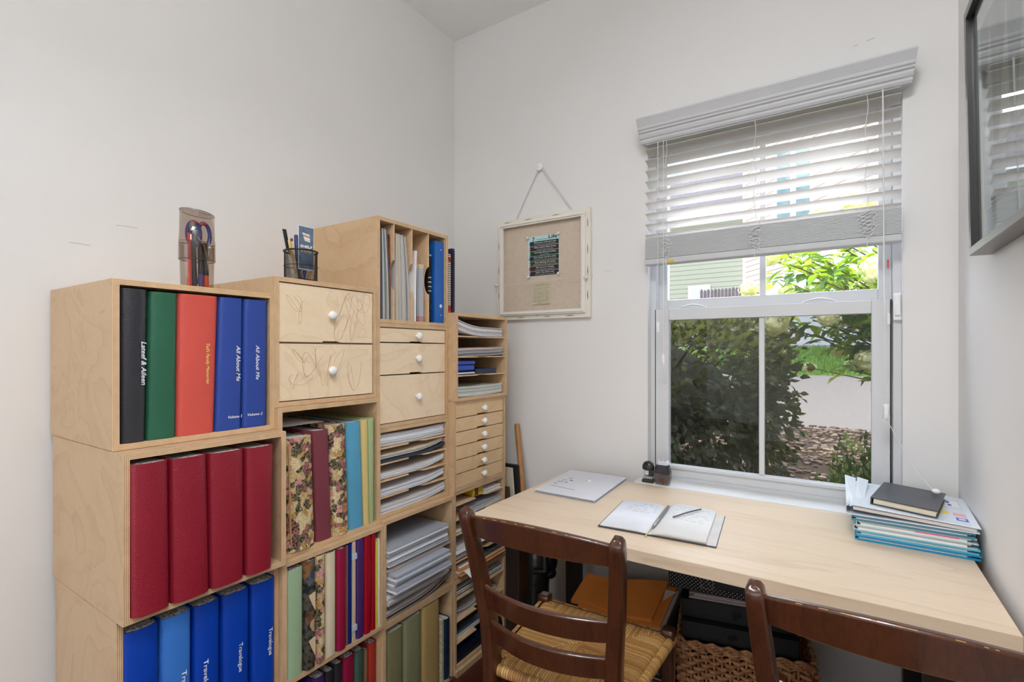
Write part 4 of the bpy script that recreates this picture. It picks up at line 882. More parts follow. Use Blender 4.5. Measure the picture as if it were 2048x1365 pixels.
# ------------------------------------------------ things standing on the crates
# smoked tumbler with felt pens and scissors
zt1 = 1.4405; cxp, cyp = -1.345, 0; cyp = (Yx(359, cxp)+Yx(428, cxp))/2
tb = thing('pencil_tumbler', 'tall smoky plastic tumbler with lid, holding pens and scissors', 'tumbler', (cxp, cyp, zt1))
smoke = glass('smoked_plastic', (222, 212, 206), .03)
htop = zat(cxp, 395, 427)-zt1
def oval(mb, prof, c, a=1.0, b=1.0, n=32, slant=0):
    rings = []
    for r, h in prof:
        rings.append([(c[0]+r*a*cos(2*pi*k/n), c[1]+r*b*sin(2*pi*k/n), c[2]+h+slant*(sin(2*pi*k/n)*-1)*(1 if h > htop*.95 else 0)) for k in range(n)])
    return mb.loft(rings, 0, True, False)
R0 = (Yx(428, cxp)-Yx(359, cxp))/2*.98
oval(MB(), [(.001, .001), (R0*.90, .001), (R0*.93, .004), (R0*.985, htop*.58)], (cxp, cyp, zt1), .82).build('cup', smoke, tb)
oval(MB(), [(R0*1.015, htop*.36), (R0*1.04, htop*.37), (R0*1.03, htop*.62), (R0*1.0, htop*.66), (R0*.985, htop), (.001, htop)], (cxp, cyp, zt1), .82, slant=.004).build('lid', smoke, tb)
for hh_ in (.37, .60, 1.0): oval(MB(), [(R0*(1.045 if hh_ < .5 else 1.01 if hh_ > .9 else 1.035), htop*hh_-.0008), (R0*(1.05 if hh_ < .5 else 1.0), htop*hh_+.0008)], (cxp, cyp, zt1), .82, slant=.004).build('rim_line', mat('smoke_rim', (70, 62, 60), .3), tb)
def pen(label, p0, p1, r, cbody, ccap=None, capfrac=.25, name='felt_pen', cat='pen', tip=True):
    t = thing(name, label, cat, p0); p0 = Vector(p0); p1 = Vector(p1); d = p1-p0
    MB().tube([p0+d*.0, p0+d*(1-capfrac if ccap else 1)], r, 10).build('barrel', mat('pen_%d_%d_%d' % cbody, cbody, .4), t)
    if ccap: MB().tube([p0+d*(1-capfrac), p0+d*.98, p1], [r*1.12, r*1.12, r*.7], 10).build('cap', mat('pen_%d_%d_%d' % ccap, ccap, .35), t)
    return t
def inside(u, back=0): return (cxp+back, Yx(u, cxp), zt1+.004)
pen('red-orange pen in the smoky tumbler', (cxp+.016, cyp-R0*.62, zt1+.004), (cxp+.014, cyp-R0*.62, zt1+htop*.70), .0052, (226, 74, 54))
pen('black pen with grey foot in the smoky tumbler', (cxp+.012, cyp-R0*.30, zt1+.004), (cxp+.010, cyp-R0*.40, zt1+htop*.86), .0062, (46, 46, 50), (126, 128, 126), .15)
pen('purple-tipped pen in the smoky tumbler', (cxp+.018, cyp+R0*.02, zt1+.004), (cxp+.02, cyp-R0*.02, zt1+htop*.58), .0060, (92, 76, 150), (38, 38, 42), .72)
pen('orange-tipped pen in the smoky tumbler', (cxp+.014, cyp+R0*.38, zt1+.004), (cxp+.018, cyp+R0*.22, zt1+htop*.6), .0062, (240, 96, 44), (40, 40, 44), .74)
pen('dark slate pen at the right in the smoky tumbler', (cxp-.006, cyp+R0*.6, zt1+.004), (cxp-.004, cyp+R0*.3, zt1+htop*.62), .0060, (70, 76, 90))
sx = thing('scissors', 'scissors with blue and red loop handles inside the smoky tumbler', 'scissors', (cxp, cyp, zt1))
scm_ = mat('scissor_blue', (50, 58, 140), .35); scr_ = mat('scissor_red', (210, 70, 60), .35)
for s_, dy in ((-1, -.008), (1, .015)):
    cz = zt1+htop*.72; cy_ = cyp+dy; pts = [(cxp, cy_+.0150*cos(2*pi*i/20), cz+.030*sin(2*pi*i/20)) for i in range(21)]
    MB().tube(pts, .0048, 8, cap=False).build('handle_loop', scm_, sx)
    MB().tube([(cxp+.003, y, z) for (x, y, z) in pts[4:8]], .0032, 8).build('red_grip', scr_, sx)
    MB().loft([[(cxp-.001+s_*.001, cy_-.004, cz-.026), (cxp+.001+s_*.001, cy_-.004, cz-.026), (cxp+.001+s_*.001, cy_+.004, cz-.026), (cxp-.001+s_*.001, cy_+.004, cz-.026)], [(cxp-.001+s_*.001, cyp-.001, zt1+.01), (cxp+.001+s_*.001, cyp-.001, zt1+.01), (cxp+.001+s_*.001, cyp+.001, zt1+.01), (cxp-.001+s_*.001, cyp+.001, zt1+.01)]], smooth=False).build('blade', mat('steel', (180, 182, 186), .25, metal=1), sx)
MB().tube([(cxp+.024, cyp-.010, zt1+htop*.66), (cxp+.026, cyp+.004, zt1+htop*.56), (cxp+.025, cyp+.012, zt1+htop*.40), (cxp+.02, cyp+.018, zt1+htop*.25)], .0016, 6).build('tan_loop', mat('tan_cord', (190, 150, 104), .7), sx)
# mesh cup
zt2 = 1.491; cx2 = -1.352; cy2 = (Yx(572.5, cx2)+Yx(629.5, cx2))/2; R2 = (Yx(629.5, cx2)-Yx(572.5, cx2))/2; hm = zat(cx2+.02, 600, 500)-zt2
mc = thing('mesh_pen_cup', 'black wire mesh pen cup on the scribbled drawer cabinet', 'pen cup', (cx2, cy2, zt2))
wm = mat('black_wire', (24, 22, 22), .4)
ms = MB(); nn_ = 54; hn = 46
for k in range(nn_):
    for sg in (-1, 1):
        pts = []
        for i in range(13):
            z = hm*i/12; a = 2*pi*k/nn_+sg*z/R2*.9; pts.append((cx2+R2*.97*cos(a), cy2+R2*.97*sin(a), zt2+.002+z*.985))
        ms.tube(pts, .00052, 3, cap=False)
ms.build('wire_mesh', wm, mc)
rm = MB()
for hz, rr_ in ((.002, .0016), (hm*.5, .0011), (hm*.98, .0026)): rm.tube([(cx2+R2*cos(2*pi*i/32), cy2+R2*sin(2*pi*i/32), zt2+hz) for i in range(33)], rr_, 6, cap=False)
rm.build('wire_rim', wm, mc); MB().lathe([(0, .0005), (R2*.96, .0005), (R2*.96, .002), (0, .002)], (cx2, cy2, zt2), n=32).build('cup_base', wm, mc)
def inc(u, v, x): return PX(u, v, x)
def inpen(lb, u0, u1, v1, r, c, cap=None, name='pen', x=None, cf=.3):
    x = x or cx2; y0 = cy2+(Yx(u0, x)-cy2)*.6; q = PX(u1, v1, x)
    return pen(lb, (x, y0, zt2+.003), tuple(q), r, c, cap, cf, name)
mk = thing('black_marker', 'long black marker leaning out of the mesh cup to the left', 'pen', (cx2, cy2, zt2)); q = PX(569, 459, cx2); p = PX(577, 500, cx2); MB().tube([Vector((cx2, cy2+.01, zt2+.01)), p], .0032, 8).build('barrel', mat('tan_cord', (190, 150, 104), .7), mk)
MB().loft([[p+Vector((a, b2, 0)) for a, b2 in ((-.003, -.006), (.003, -.006), (.003, .004), (-.003, .004))], [q+Vector((a, b2, 0)) for a, b2 in ((-.003, -.006), (.003, -.006), (.003, .004), (-.003, .004))]], smooth=False).build('cap', black, mk, .001)
inpen('beige pencil at the left inside the mesh cup', 585, 577.5, 480, .0033, (206, 176, 120), (206, 176, 120), 'pencil', cx2+.006)
inpen('pale wooden pencil beside the navy pen in the mesh cup', 588, 583, 477, .0034, (222, 200, 150), (70, 60, 50), 'pencil', cx2+.004, .07)
inpen('navy pen behind the card in the mesh cup', 592, 592, 470, .0052, (34, 44, 100), (34, 44, 100), 'pen', cx2)
inpen('thin white stick at the right edge of the mesh cup', 616, 628, 491, .0014, (222, 214, 190), None, 'stick', cx2+.004)
for u_, c_ in ((600, (60, 60, 64)), (610, (40, 60, 120)), (618, (150, 130, 90))): inpen('%s pen standing inside the mesh cup, below its rim' % {600: 'grey', 610: 'blue', 618: 'tan'}[u_], u_, u_+1, 508, .0042, c_, None, 'pen', cx2+.004*((u_ % 3)-1))
# postcard tucked in the cup
pcx = cx2+.012; pA = PX(596.5, 449, pcx); pB = PX(627.5, 459, pcx); zlow = zt2+.035
pc = tag(MB().loft([[(pcx, pA.y, zlow), (pcx, pB.y, zlow), (pcx-.0008, pB.y, zlow), (pcx-.0008, pA.y, zlow)], [(pcx, pA.y, pA.z), (pcx, pB.y, pA.z-.001), (pcx-.0008, pB.y, pA.z-.001), (pcx-.0008, pA.y, pA.z)]], smooth=False).build('postcard', mat('postcard_border', (232, 236, 242), .5)), 'small grey-blue card with a book stack picture, standing in the mesh cup', 'card')
MB().box(pcx+.0002, pcx+.0006, pA.y+.0015, pB.y-.0015, zlow+.004, pA.z-.003).build('card_print', mat('slate_print', (92, 110, 132), .6, var=.25, scale=50), pc)
wy = pB.y-pA.y; cyc = (pA.y+pB.y)/2; czc = pA.z-.036
bs = MB()
for k, (mi, dz) in enumerate(((0, .012), (1, .006), (2, 0), (0, -.006))): bs.add([(pcx+.0008, cyc-wy*.26+.002*k, czc+dz+.003), (pcx+.0008, cyc+wy*.20+.001*k, czc+dz+.0), (pcx+.0008, cyc+wy*.24, czc+dz-.0055), (pcx+.0008, cyc-wy*.22+.002*k, czc+dz-.0025)], [(0, 1, 2, 3)], mi)
bs.build('book_stack_print', [mat('print_cream', (220, 220, 206), .6), mat('print_pink', (206, 140, 150), .6), mat('print_white', (236, 236, 232), .6)], pc)
lettering('SHELF', .0105, (pcx+.001, cyc, zat(pcx, 612, 497)+.001), (0, 1, 0), (0, 0, 1), white_plastic, 'card_lettering', pc, align='CENTER', offset=.0004, width=wy*.78)
lettering('INDIE', .0105, (pcx+.001, cyc, zat(pcx, 612, 497)-.0125), (0, 1, 0), (0, 0, 1), mat('gold_ink', (214, 190, 120), .6), 'card_lettering', pc, align='CENTER', offset=.0004, width=wy*.7)
# ------------------------------------------------ desk
DZ = .75; DX0, DX1, DY0, DY1 = -1.006, .288, 1.302, 1.967
dk = thing('desk', 'long pale maple desk with dark square legs under the window', 'desk', (-.36, 1.63, 0))
MB().box(DX0, DX1, DY0, DY1, DZ-.034, DZ).build('desk_top', maple, dk, .0015)
for lx, ly in ((-.955, 1.42), (-.955, 1.868), (.158, 1.42), (.158, 1.868)): MB().box(lx, lx+.054, ly, ly+.054, 0, DZ-.034).build('leg', legwood, dk, .002)
MB().box(-.93, .19, 1.885, 1.905, DZ-.09, DZ-.035).build('apron', legwood, dk)

# ------------------------------------------------ chairs
rush, nt, b = base_mat('rush_cord')
at = N(nt, 'ShaderNodeAttribute', attribute_name='strand'); wn_ = N(nt, 'ShaderNodeTexWhiteNoise', noise_dimensions='1D')
fl = N(nt, 'ShaderNodeMath', operation='FLOOR'); nt.links.new(at.outputs['Fac'], fl.inputs[0]); nt.links.new(fl.outputs[0], wn_.inputs['W'])
c1 = ramp(nt, wn_.outputs[0], [(0, lin((190, 134, 70))), (.4, lin((214, 164, 96))), (.8, lin((228, 184, 118))), (1, lin((170, 116, 60)))])
fr_ = N(nt, 'ShaderNodeMath', operation='FRACT'); nt.links.new(at.outputs['Fac'], fr_.inputs[0])
c2 = ramp(nt, fr_.outputs[0], [(0, (.35, .3, .25)), (.2, (1, 1, 1)), (.8, (1, 1, 1)), (1, (.35, .3, .25))])
nz2 = N(nt, 'ShaderNodeTexNoise'); nz2.inputs['Scale'].default_value = 90; nt.links.new(vec_in(nt), nz2.inputs['Vector'])
m1 = N(nt, 'ShaderNodeMixRGB', blend_type='MULTIPLY'); m1.inputs[0].default_value = 1; nt.links.new(c1, m1.inputs[1]); nt.links.new(c2, m1.inputs[2])
m2 = N(nt, 'ShaderNodeMixRGB', blend_type='MULTIPLY'); m2.inputs[0].default_value = .3; nt.links.new(m1.outputs[0], m2.inputs[1]); nt.links.new(nz2.outputs[0], m2.inputs[2])
nt.links.new(m2.outputs[0], b.inputs['Base Color']); b.inputs['Roughness'].default_value = .5

def chair(name, label, group):
    t = thing(name, label, 'chair', (0, 0, 0), group)
    SH = .436
    def post(sx):
        # rear leg and back post in one, raked backwards at the top and at the foot
        P_ = [(0, .176, -.235, .017, .019), (.15, .172, -.205, .018, .021), (.32, .169, -.190, .0185, .023), (.45, .170, -.190, .0185, .024), (.56, .176, -.197, .018, .023), (.68, .189, -.218, .0175, .021), (.78, .199, -.240, .017, .019), (.845, .204, -.257, .0165, .018), (.862, .205, -.262, .0155, .016), (.870, .2055, -.264, .011, .011), (.873, .206, -.265, .004, .004)]
        rings = []
        for z, x, y, hx, hy in P_:
            c = []
            for k in range(16):
                a = 2*pi*k/16; ca, sa = cos(a), sin(a); e = .3
                c.append((sx*x+hx*abs(ca)**e*(1 if ca > 0 else -1), y+hy*abs(sa)**e*(1 if sa > 0 else -1), z+(.0 if z < .84 else .006*sa)))
            rings.append(c)
        MB().loft(rings, 0, True).build('back_post', walnut, t)
    post(-1); post(1)
    def slat_(z0, z1, arch, bow, xe, y_, th=.0085, tilt=.0, n=22):
        rings = []
        for i in range(n+1):
            s = -1+2*i/n; x = xe*s; y = y_-bow*(1-s*s); zt_ = z1+arch*(1-s*s); zb_ = z0+arch*.15*(1-s*s); r = .0035; k = tilt
            rings.append([(x, y-th+.0, zb_+r), (x, y-th+r, zb_), (x, y+th-r, zb_), (x, y+th, zb_+r), (x, y+th-k, zt_-r), (x, y+th-r-k, zt_), (x, y-th+r-k, zt_), (x, y-th-k, zt_-r)])
        MB().loft(rings, 0, False).build('back_slat', walnut, t, .0016)
    slat_(.800, .852, .020, .036, .197, -.242, tilt=.010)
    slat_(.608, .664, .004, .050, .182, -.206, tilt=.010)
    slat_(.515, .569, .004, .050, .174, -.194, tilt=.006)
    wk = MB(); random.seed(17)
    for s0 in (-.72, -.55, -.40, -.2, -.05, .02, .3, .46, .52, .75):
        l_ = random.uniform(.004, .016); pts = []
        for q in (0, .5, 1):
            s_ = s0+l_*q/.2; pts.append((.197*s_, -.242-.036*(1-s_*s_)-.0085-.008, .852+.020*(1-s_*s_)-.0016))
        wk.tube(pts, .0007, 4)
    wk.build('worn_edge', mat('worn_wood', (206, 160, 104), .6), t)
    for sx in (-1, 1):
        rings = []
        for z, hx in ((0, .013), (.2, .016), (.40, .0195), (.450, .0205), (.458, .019), (.461, .013)):
            rings.append([(sx*.205+hx*abs(cos(2*pi*k/14))**.35*(1 if cos(2*pi*k/14) > 0 else -1), .190+hx*abs(sin(2*pi*k/14))**.35*(1 if sin(2*pi*k/14) > 0 else -1), z) for k in range(14)])
        MB().loft(rings, 0, True).build('front_leg', walnut, t)
    for sx in (-1, 1):
        for z in (.12, .26): MB().tube([(sx*.172, -.20, z), (sx*.204, .18, z)], .0085, 10).build('stretcher', walnut, t)
        MB().box(-.004, .004, -.1, .1, 0, 0)
    for y, z in ((.19, .16), (.19, .30), (-.2, .18)): MB().tube([(-.2 if y > 0 else -.17, y, z), (.2 if y > 0 else .17, y, z)], .0085, 10).build('stretcher', walnut, t)
    rails = MB()
    rails.tube([(-.17, -.178, SH-.012), (.17, -.178, SH-.012)], .011, 10).tube([(-.2, .19, SH-.012), (.2, .19, SH-.012)], .011, 10)
    for sx in (-1, 1): rails.tube([(sx*.170, -.178, SH-.012), (sx*.203, .19, SH-.012)], .011, 10)
    rails.build('seat_rail', walnut, t)
    # rush seat: four wedges of wound cord meeting on the diagonals
    nx = 230; ny = 210; vs = []; fs = []; st_ = []; W2 = 7.2/1000
    for j in range(ny+1):
        q = -1+2*j/ny
        for i in range(nx+1):
            p_ = -1+2*i/nx; yy = q*.199+.006; hw = .186+(q+1)/2*.030; xx = p_*hw
            if abs(p_)*1.0 > abs(q): s = yy; e = abs(p_); run = 0
            else: s = xx; e = abs(q); run = 1
            ph = s/W2; fr = ph-math.floor(ph)
            edge = max(abs(p_), abs(q)); roll = (max(0, edge-.86)/.14)
            z = SH+.006-.020*roll**2.2+.0024*abs(sin(pi*ph))**.6-.0035*(1-min(1, abs(abs(p_)-abs(q))/.05))+.006*(1-edge)
            out = 1+.0*roll
            vs.append((xx*out, yy, z)); st_.append(ph+500*run+1000*(1 if (xx > 0) == (run == 0) else 2))
    for j in range(ny):
        for i in range(nx): a = j*(nx+1)+i; fs.append((a, a+1, a+nx+2, a+nx+1))
    mb = MB(); mb.add(vs, fs, 0, True); seat = mb.build('rush_seat', rush, t)
    attr = seat.data.attributes.new('strand', 'FLOAT', 'POINT'); attr.data.foreach_set('value', st_)
    # side rolls of cord wound round the rails
    ed = MB(); es = []
    def roll(p, q_, nrm):
        p = Vector(p); q_ = Vector(q_); L_ = (q_-p).length; n = int(L_/.0012); nrm = Vector(nrm); vs = []; K = 9
        for i in range(n+1):
            c = p+(q_-p)*i/n; s = c.dot((q_-p).normalized())/W2; r = .0125+.0016*abs(sin(pi*s))**.6
            for k in range(K):
                a = pi*(.62-1.28*k/(K-1)); vs.append(c+nrm*cos(a)*r+Vector((0, 0, 1))*sin(a)*r*1.15); es.append(s+3000)
        ed.add(vs, [(i*K+k, i*K+k+1, (i+1)*K+k+1, (i+1)*K+k) for i in range(n) for k in range(K-1)], 0, True)
    zr = SH-.010
    roll((-.185, -.185, zr), (-.214, .198, zr), (-1, 0, 0)); roll((.214, .198, zr), (.185, -.185, zr), (1, 0, 0)); roll((-.2, .199, zr), (.2, .199, zr), (0, 1, 0)); roll((.17, -.187, zr), (-.17, -.187, zr), (0, -1, 0))
    er = ed.build('rush_edge', rush, t); attr = er.data.attributes.new('strand', 'FLOAT', 'POINT'); attr.data.foreach_set('value', es)
    return t
G = 'ladder back chairs at the desk'
ch = chair('ladder_back_chair', 'dark wooden ladder back chair with rush seat at the left half of the desk', G)
ch2 = copy_tree(ch); ch2.name = 'ladder_back_chair.001'; ch2['label'] = 'dark wooden ladder back chair at the right, its top rail near the photo corner'
ch.location = (-.622, 1.298, 0); ch.rotation_euler = (0, 0, math.radians(2.2))
ch2.location = (.078, 1.240, 0); ch2.rotation_euler = (0, 0, math.radians(0.5))

# ------------------------------------------------ on the desk
def pdesk(u, v, z=DZ): return PZ(u, v, z)
# plastic envelope with papers
ev = [pdesk(1068, 985), pdesk(1190, 1008), pdesk(1255, 960), pdesk(1141, 944)]
def quad_sheet(mb, cs, z0, z1, mi=0, shrink=0):
    c = sum((Vector(p) for p in cs), Vector())/4
    ps = [c+(Vector(p)-c)*(1-shrink) for p in cs]
    a = [(p.x, p.y, z0) for p in ps]; b = [(p.x, p.y, z1) for p in ps]
    return mb.loft([a, b], mi, False)
en = thing('plastic_envelope', 'clear plastic envelope of white papers at the far left end of the desk', 'envelope', (ev[0].x, ev[0].y, DZ))
quad_sheet(MB(), ev, DZ+.0002, DZ+.0012).build('lower_sheet', sleeve, en)
quad_sheet(MB(), ev, DZ+.0013, DZ+.0085, shrink=.06).build('papers', paper, en, .0005)
quad_sheet(MB(), ev, DZ+.0086, DZ+.0094, shrink=.01).build('upper_sheet', glass('clear_film', (250, 250, 252), -.02, body=.8, col=(240, 241, 248)), en)
e0, e1, e2, e3 = [Vector((p.x, p.y, DZ+.0086)) for p in ev]
def bil(a, b2): return e0*(1-a)*(1-b2)+e1*a*(1-b2)+e2*a*b2+e3*(1-a)*b2
pk = MB(); random.seed(4)
for a, b2 in ((.16, .44), (.19, .52), (.25, .44), (.21, .62), (.30, .55), (.12, .36)):
    p = bil(a, b2); p.z = DZ+.0096; pk.tube([p+Vector((random.uniform(-.012, .012), random.uniform(-.01, .01), 0)) for _ in range(5)], .0007, 3)
pk.tube([bil(.12, .25)+Vector((0, 0, .001)), bil(.55, .22)+Vector((0, 0, .001))], .0009, 3)
pk.build('handwriting', mat('grey_ink', (96, 92, 108), .8), en)
p = bil(.55, .62); MB().lathe([(.010, 0), (.011, .003), (.006, .004), (0, .0035)], (p.x, p.y, DZ+.0094), n=20).build('snap_button', white_plastic, en)
# open notebook: two humps of pages in a dark grey cover
nb = thing('open_notebook', 'open notebook with handwritten pages in the middle of the desk', 'notebook', (0, 0, DZ))
nA, nB = pdesk(1201, 1052), pdesk(1416, 1091); nBack = pdesk(1254, 1010); nR = pdesk(1457, 1040); gut0, gut1 = pdesk(1298, 1072), pdesk(1334, 1018)
nb.location = (nA.x, nA.y, DZ)
ux = (nB-nA).normalized(); uy = (gut1-gut0).normalized()
ccov = mat('notebook_cover', (62, 64, 68), .5)
Lw = (gut0-nA).length; Rw = (pdesk(1420, 1090)-gut0).length; Hn = (gut1-gut0).length
def nbp(s, t_, z): return gut0+ux*s+uy*t_+Vector((0, 0, z))
def hump(s0, s1, t0, t1, hmax, sgn, n=16, base=.003):
    rings = []
    for i in range(n+1):
        k = i/n; s = s0+(s1-s0)*k; h = base+hmax*(sin(min(1, k*2.6)*pi/2)**.8)*(1-.42*k) if sgn > 0 else base+hmax*(sin(min(1, k*2.6)*pi/2)**.8)*(1-.6*k)
        rings.append([nbp(s, t0, base), nbp(s, t1, base), nbp(s, t1, h), nbp(s, t0, h)])
    return MB().loft(rings, 0, True)
MB().loft([[nbp(-Lw-.004, -.004, 0.0005), nbp(Rw+.018, -.004, .0005), nbp(Rw+.018, Hn+.006, .0005), nbp(-Lw-.004, Hn+.006, .0005)], [nbp(-Lw-.004, -.004, .003), nbp(Rw+.018, -.004, .003), nbp(Rw+.018, Hn+.006, .003), nbp(-Lw-.004, Hn+.006, .003)]], smooth=False).build('cover', ccov, nb, .001)
MB().loft([[nbp(Rw-.01, .0, .0031), nbp(Rw+.0165, .0, .0031), nbp(Rw+.0165, Hn+.004, .0031), nbp(Rw-.01, Hn+.004, .0031)], [nbp(Rw-.01, .0, .0036), nbp(Rw+.0165, .0, .0036), nbp(Rw+.0165, Hn+.004, .0036), nbp(Rw-.01, Hn+.004, .0036)]], smooth=False).build('endpaper', paper_grey, nb)
hump(0, -Lw+.002, 0, Hn, .011, -1).build('left_pages', paper_blue, nb)
hump(0, Rw-.008, 0, Hn, .023, 1).build('right_pages', mat('right_page_paper', (224, 224, 224), .8), nb)
hw = MB(); random.seed(9)
def hz(s, side): 
    k = abs(s)/(Lw if side < 0 else Rw-.008); return .0035+(.011 if side < 0 else .023)*(sin(min(1, k*2.6)*pi/2)**.8)*(1-(.6 if side < 0 else .42)*k)+.0003
for side, rows_, s0, s1 in ((-1, 5, .02, Lw-.05), (1, 7, .04, Rw-.03)):
    for r_ in range(rows_):
        t_ = Hn*(.90-.075*r_); s = s0
        while s < s1:
            l_ = random.uniform(.006, .018); ss = side*s
            if random.random() < .75: hw.tube([nbp(side*(s+l_*q), t_+random.uniform(-.0012, .0012), hz(s+l_*q, side)) for q in (0, .33, .66, 1)], .00035, 3)
            s += l_+.005
hw.build('handwriting', mat('pale_pencil', (160, 162, 176), .8), nb)
MB().tube([nbp(.002, Hn*1.0, .016), nbp(-.001, Hn*.5, .012), nbp(-.004, .0, .008), nbp(-.006, -.022, .002)], .0032, 6, flat=.5).build('ribbon_marker', mat('ribbon_gold', (222, 204, 160), .6), nb)
pn = thing('ballpoint_pen', 'grey metal pen lying in the fold of the open notebook', 'pen', tuple(gut0))
a_, b_ = nbp(.005, Hn*.13, .0175), nbp(.012, Hn*.88, .0195)
MB().tube([a_, a_+(b_-a_)*.05, a_+(b_-a_)*.32], [.003, .0048, .0048], 12).build('barrel', mat('pen_silver', (150, 152, 156), .3, metal=.8), pn); MB().tube([a_+(b_-a_)*.32, a_+(b_-a_)*.95, b_], [.0043, .0043, .003], 12).build('grip', mat('pen_grey', (104, 108, 114), .4), pn)
ebk = MB(); pA_, pB_ = pdesk(1346, 1035, DZ+.0285), pdesk(1402, 1019, DZ+.0255); ebk.tube([pA_, (pA_+pB_)/2+Vector((0, 0, .002)), pB_], .0022, 6)
ebk.build('elastic_strap', mat('elastic_grey', (70, 72, 78), .6), nb)
# stapler
stp = thing('mini_stapler', 'mini black stapler standing upright at the left end of the window stool', 'stapler', tuple(pdesk(1298, 968)))
sb = pdesk(1298, 965); X_, Y_, Z_ = sb.x, sb.y-.004, DZ+.0005
dg = mat('stapler_dark', (44, 44, 44), .25); sg = mat('stapler_grey', (150, 152, 152), .35)
MB().box(X_-.024, X_+.024, Y_-.018, Y_+.018, Z_, Z_+.015).build('base', dg, stp, .006, 3)
MB().box(X_-.018, X_+.020, Y_-.015, Y_+.015, Z_+.0152, Z_+.027).build('anvil_pad', sg, stp, .004, 3)
MB().box(X_+.000, X_+.021, Y_-.010, Y_+.011, Z_+.027, Z_+.056).build('hinge_arm', dg, stp, .002)
MB().box(X_-.014, X_+.003, Y_-.011, Y_+.009, Z_+.032, Z_+.050).build('staple_head', mat('staple_steel', (206, 208, 210), .3), stp, .001)
MB().loft([[(X_-.001+r_*1.0*cos(2*pi*k/24), Y_+r_*.75*sin(2*pi*k/24), Z_+h) for k in range(24)] for r_, h in ((.019, .0505), (.0245, .053), (.0252, .061), (.0235, .071), (.018, .080), (.010, .085), (.002, .0865))]).build('top_lever', dg, stp)
shp = thing('pencil_sharpener', 'smoky two-hole pencil sharpener full of shavings beside the mini stapler', 'sharpener', tuple(pdesk(1326, 970)))
sb = pdesk(1326, 970); X_, Y_ = sb.x, sb.y
smk = glass('sharpener_smoke', (196, 188, 186), .02)
def hexr(w, d, z, c=.006): return [(X_-w+c, Y_-d, z), (X_+w-c, Y_-d, z), (X_+w, Y_-d+c, z), (X_+w, Y_+d-c, z), (X_+w-c, Y_+d, z), (X_-w+c, Y_+d, z), (X_-w, Y_+d-c, z), (X_-w, Y_-d+c, z)]
MB().loft([hexr(.025, .017, Z_), hexr(.030, .020, Z_+.026), hexr(.030, .020, Z_+.046)], 0, False).build('shavings_bin', smk, shp, .001)
MB().loft([hexr(.0302, .0202, Z_+.0465), hexr(.0302, .0202, Z_+.052), hexr(.023, .016, Z_+.080)], 0, False).build('dark_hood', mat('hood_black', (40, 38, 44), .25), shp, .001)
MB().loft([hexr(.0225, .0158, Z_+.0802), hexr(.0225, .0158, Z_+.088), hexr(.019, .0140, Z_+.096)], 0, False).build('chrome_cap', mat('chrome_cap', (206, 208, 216), .2), shp, .001)
for dy in (-.005, .006): MB().lathe([(.0045, 0), (.0045, .0012), (0, .0012)], (X_+dy*1.2, Y_+dy*.3, Z_+.0955), n=14).build('pencil_hole', black, shp)
shv = MB(); random.seed(2)
for k in range(26): shv.ball((X_+random.uniform(-.012, .012), Y_+random.uniform(-.010, .010), Z_+.004+random.random()*.016), .0035, 6, mi=k % 3, sq=(1, 1, .5))
tag(shv.build('pencil_shavings', [mat('shaving_tan', (200, 150, 110), .8), mat('shaving_orange', (206, 100, 60), .8), mat('shaving_grey', (150, 140, 140), .8)]), 'tan and orange pencil shavings inside the smoky sharpener', 'shavings', kind='stuff')

# stack of folders on the right, widest edge parallel to the desk front
sA = pdesk(1708, 1079); sB = pdesk(1969, 1126); sux = (sB-sA); sux.z = 0; SWd = sux.length-.002; sux.normalize(); suy = Vector((-sux.y, sux.x, 0)); SD = .283
def sp_(s, t_, z): return Vector((sA.x, sA.y, DZ))+sux*s+suy*t_+Vector((0, 0, z))
def slab(mb, s0, s1, t0, t1, z0, z1, mi=0, dz=0, zl=0):
    """dz lifts the far side, zl lifts the left end"""
    mb.loft([[sp_(s0, t0, z0+zl), sp_(s1, t0, z0), sp_(s1, t1, z0+dz), sp_(s0, t1, z0+dz+zl)], [sp_(s0, t0, z1+zl), sp_(s1, t0, z1), sp_(s1, t1, z1+dz), sp_(s0, t1, z1+dz+zl)]], mi, False); return mb
blf = mat('aqua_folder', (92, 178, 206), .3, var=.05); blf2 = mat('deep_aqua_folder', (24, 140, 190), .3); teal2 = mat('slate_teal_folder', (66, 126, 150), .3); icy = mat('icy_film', (196, 220, 228), .3); pinkm = mat('pink_sheet', (216, 110, 150), .6)
zc = .0004
for i, (lb, fm_, th, tab) in enumerate((('bottom folder of the stack, bright deep aqua', blf2, .013, None), ('aqua folder second from the bottom of the stack', blf, .014, None), ('milky folder with grey papers in the middle of the stack', icy, .013, None), ('milky folder with a pink sheet, above the middle of the stack', icy, .012, 'pink'), ('slate teal folder right below the white binder', teal2, .015, None))):
    j = (.0, .004, -.003, .003, -.008)[i]; t = thing('document_folder', lb, 'folder', tuple(sp_(0, 0, zc)), 'folders stacked on the desk')
    m = MB(); fr_h = th*(.36 if i in (0, 1, 4) else .12); slab(m, j+.002, SWd-.004-.003*i, .0+.002*(i % 2), SD, zc, zc+fr_h); slab(m, j+.002, SWd-.002-.003*i, .001, SD, zc+th-fr_h*.85, zc+th, 0); slab(m, j+.002, j+.0038, .002, SD, zc+fr_h, zc+th-fr_h*.85); m.build('folder_cover', fm_, t)
    m = MB(); slab(m, j+.012, SWd-.03, .003, SD-.004, zc+fr_h+.0002, zc+th*.5, 0); slab(m, j+.008, SWd-.022, .005, SD-.004, zc+th*.52, zc+th-fr_h*.85-.0002, 1); m.build('papers', [paper, paper_grey], t)
    if i == 1: pass
    if tab: m = MB(); slab(m, SWd*.5, SWd*.83, .0015, .0045, zc+th-.0055, zc+th-.0018); m.build('pink_sheet', pinkm, t)
    zc += th+.0003
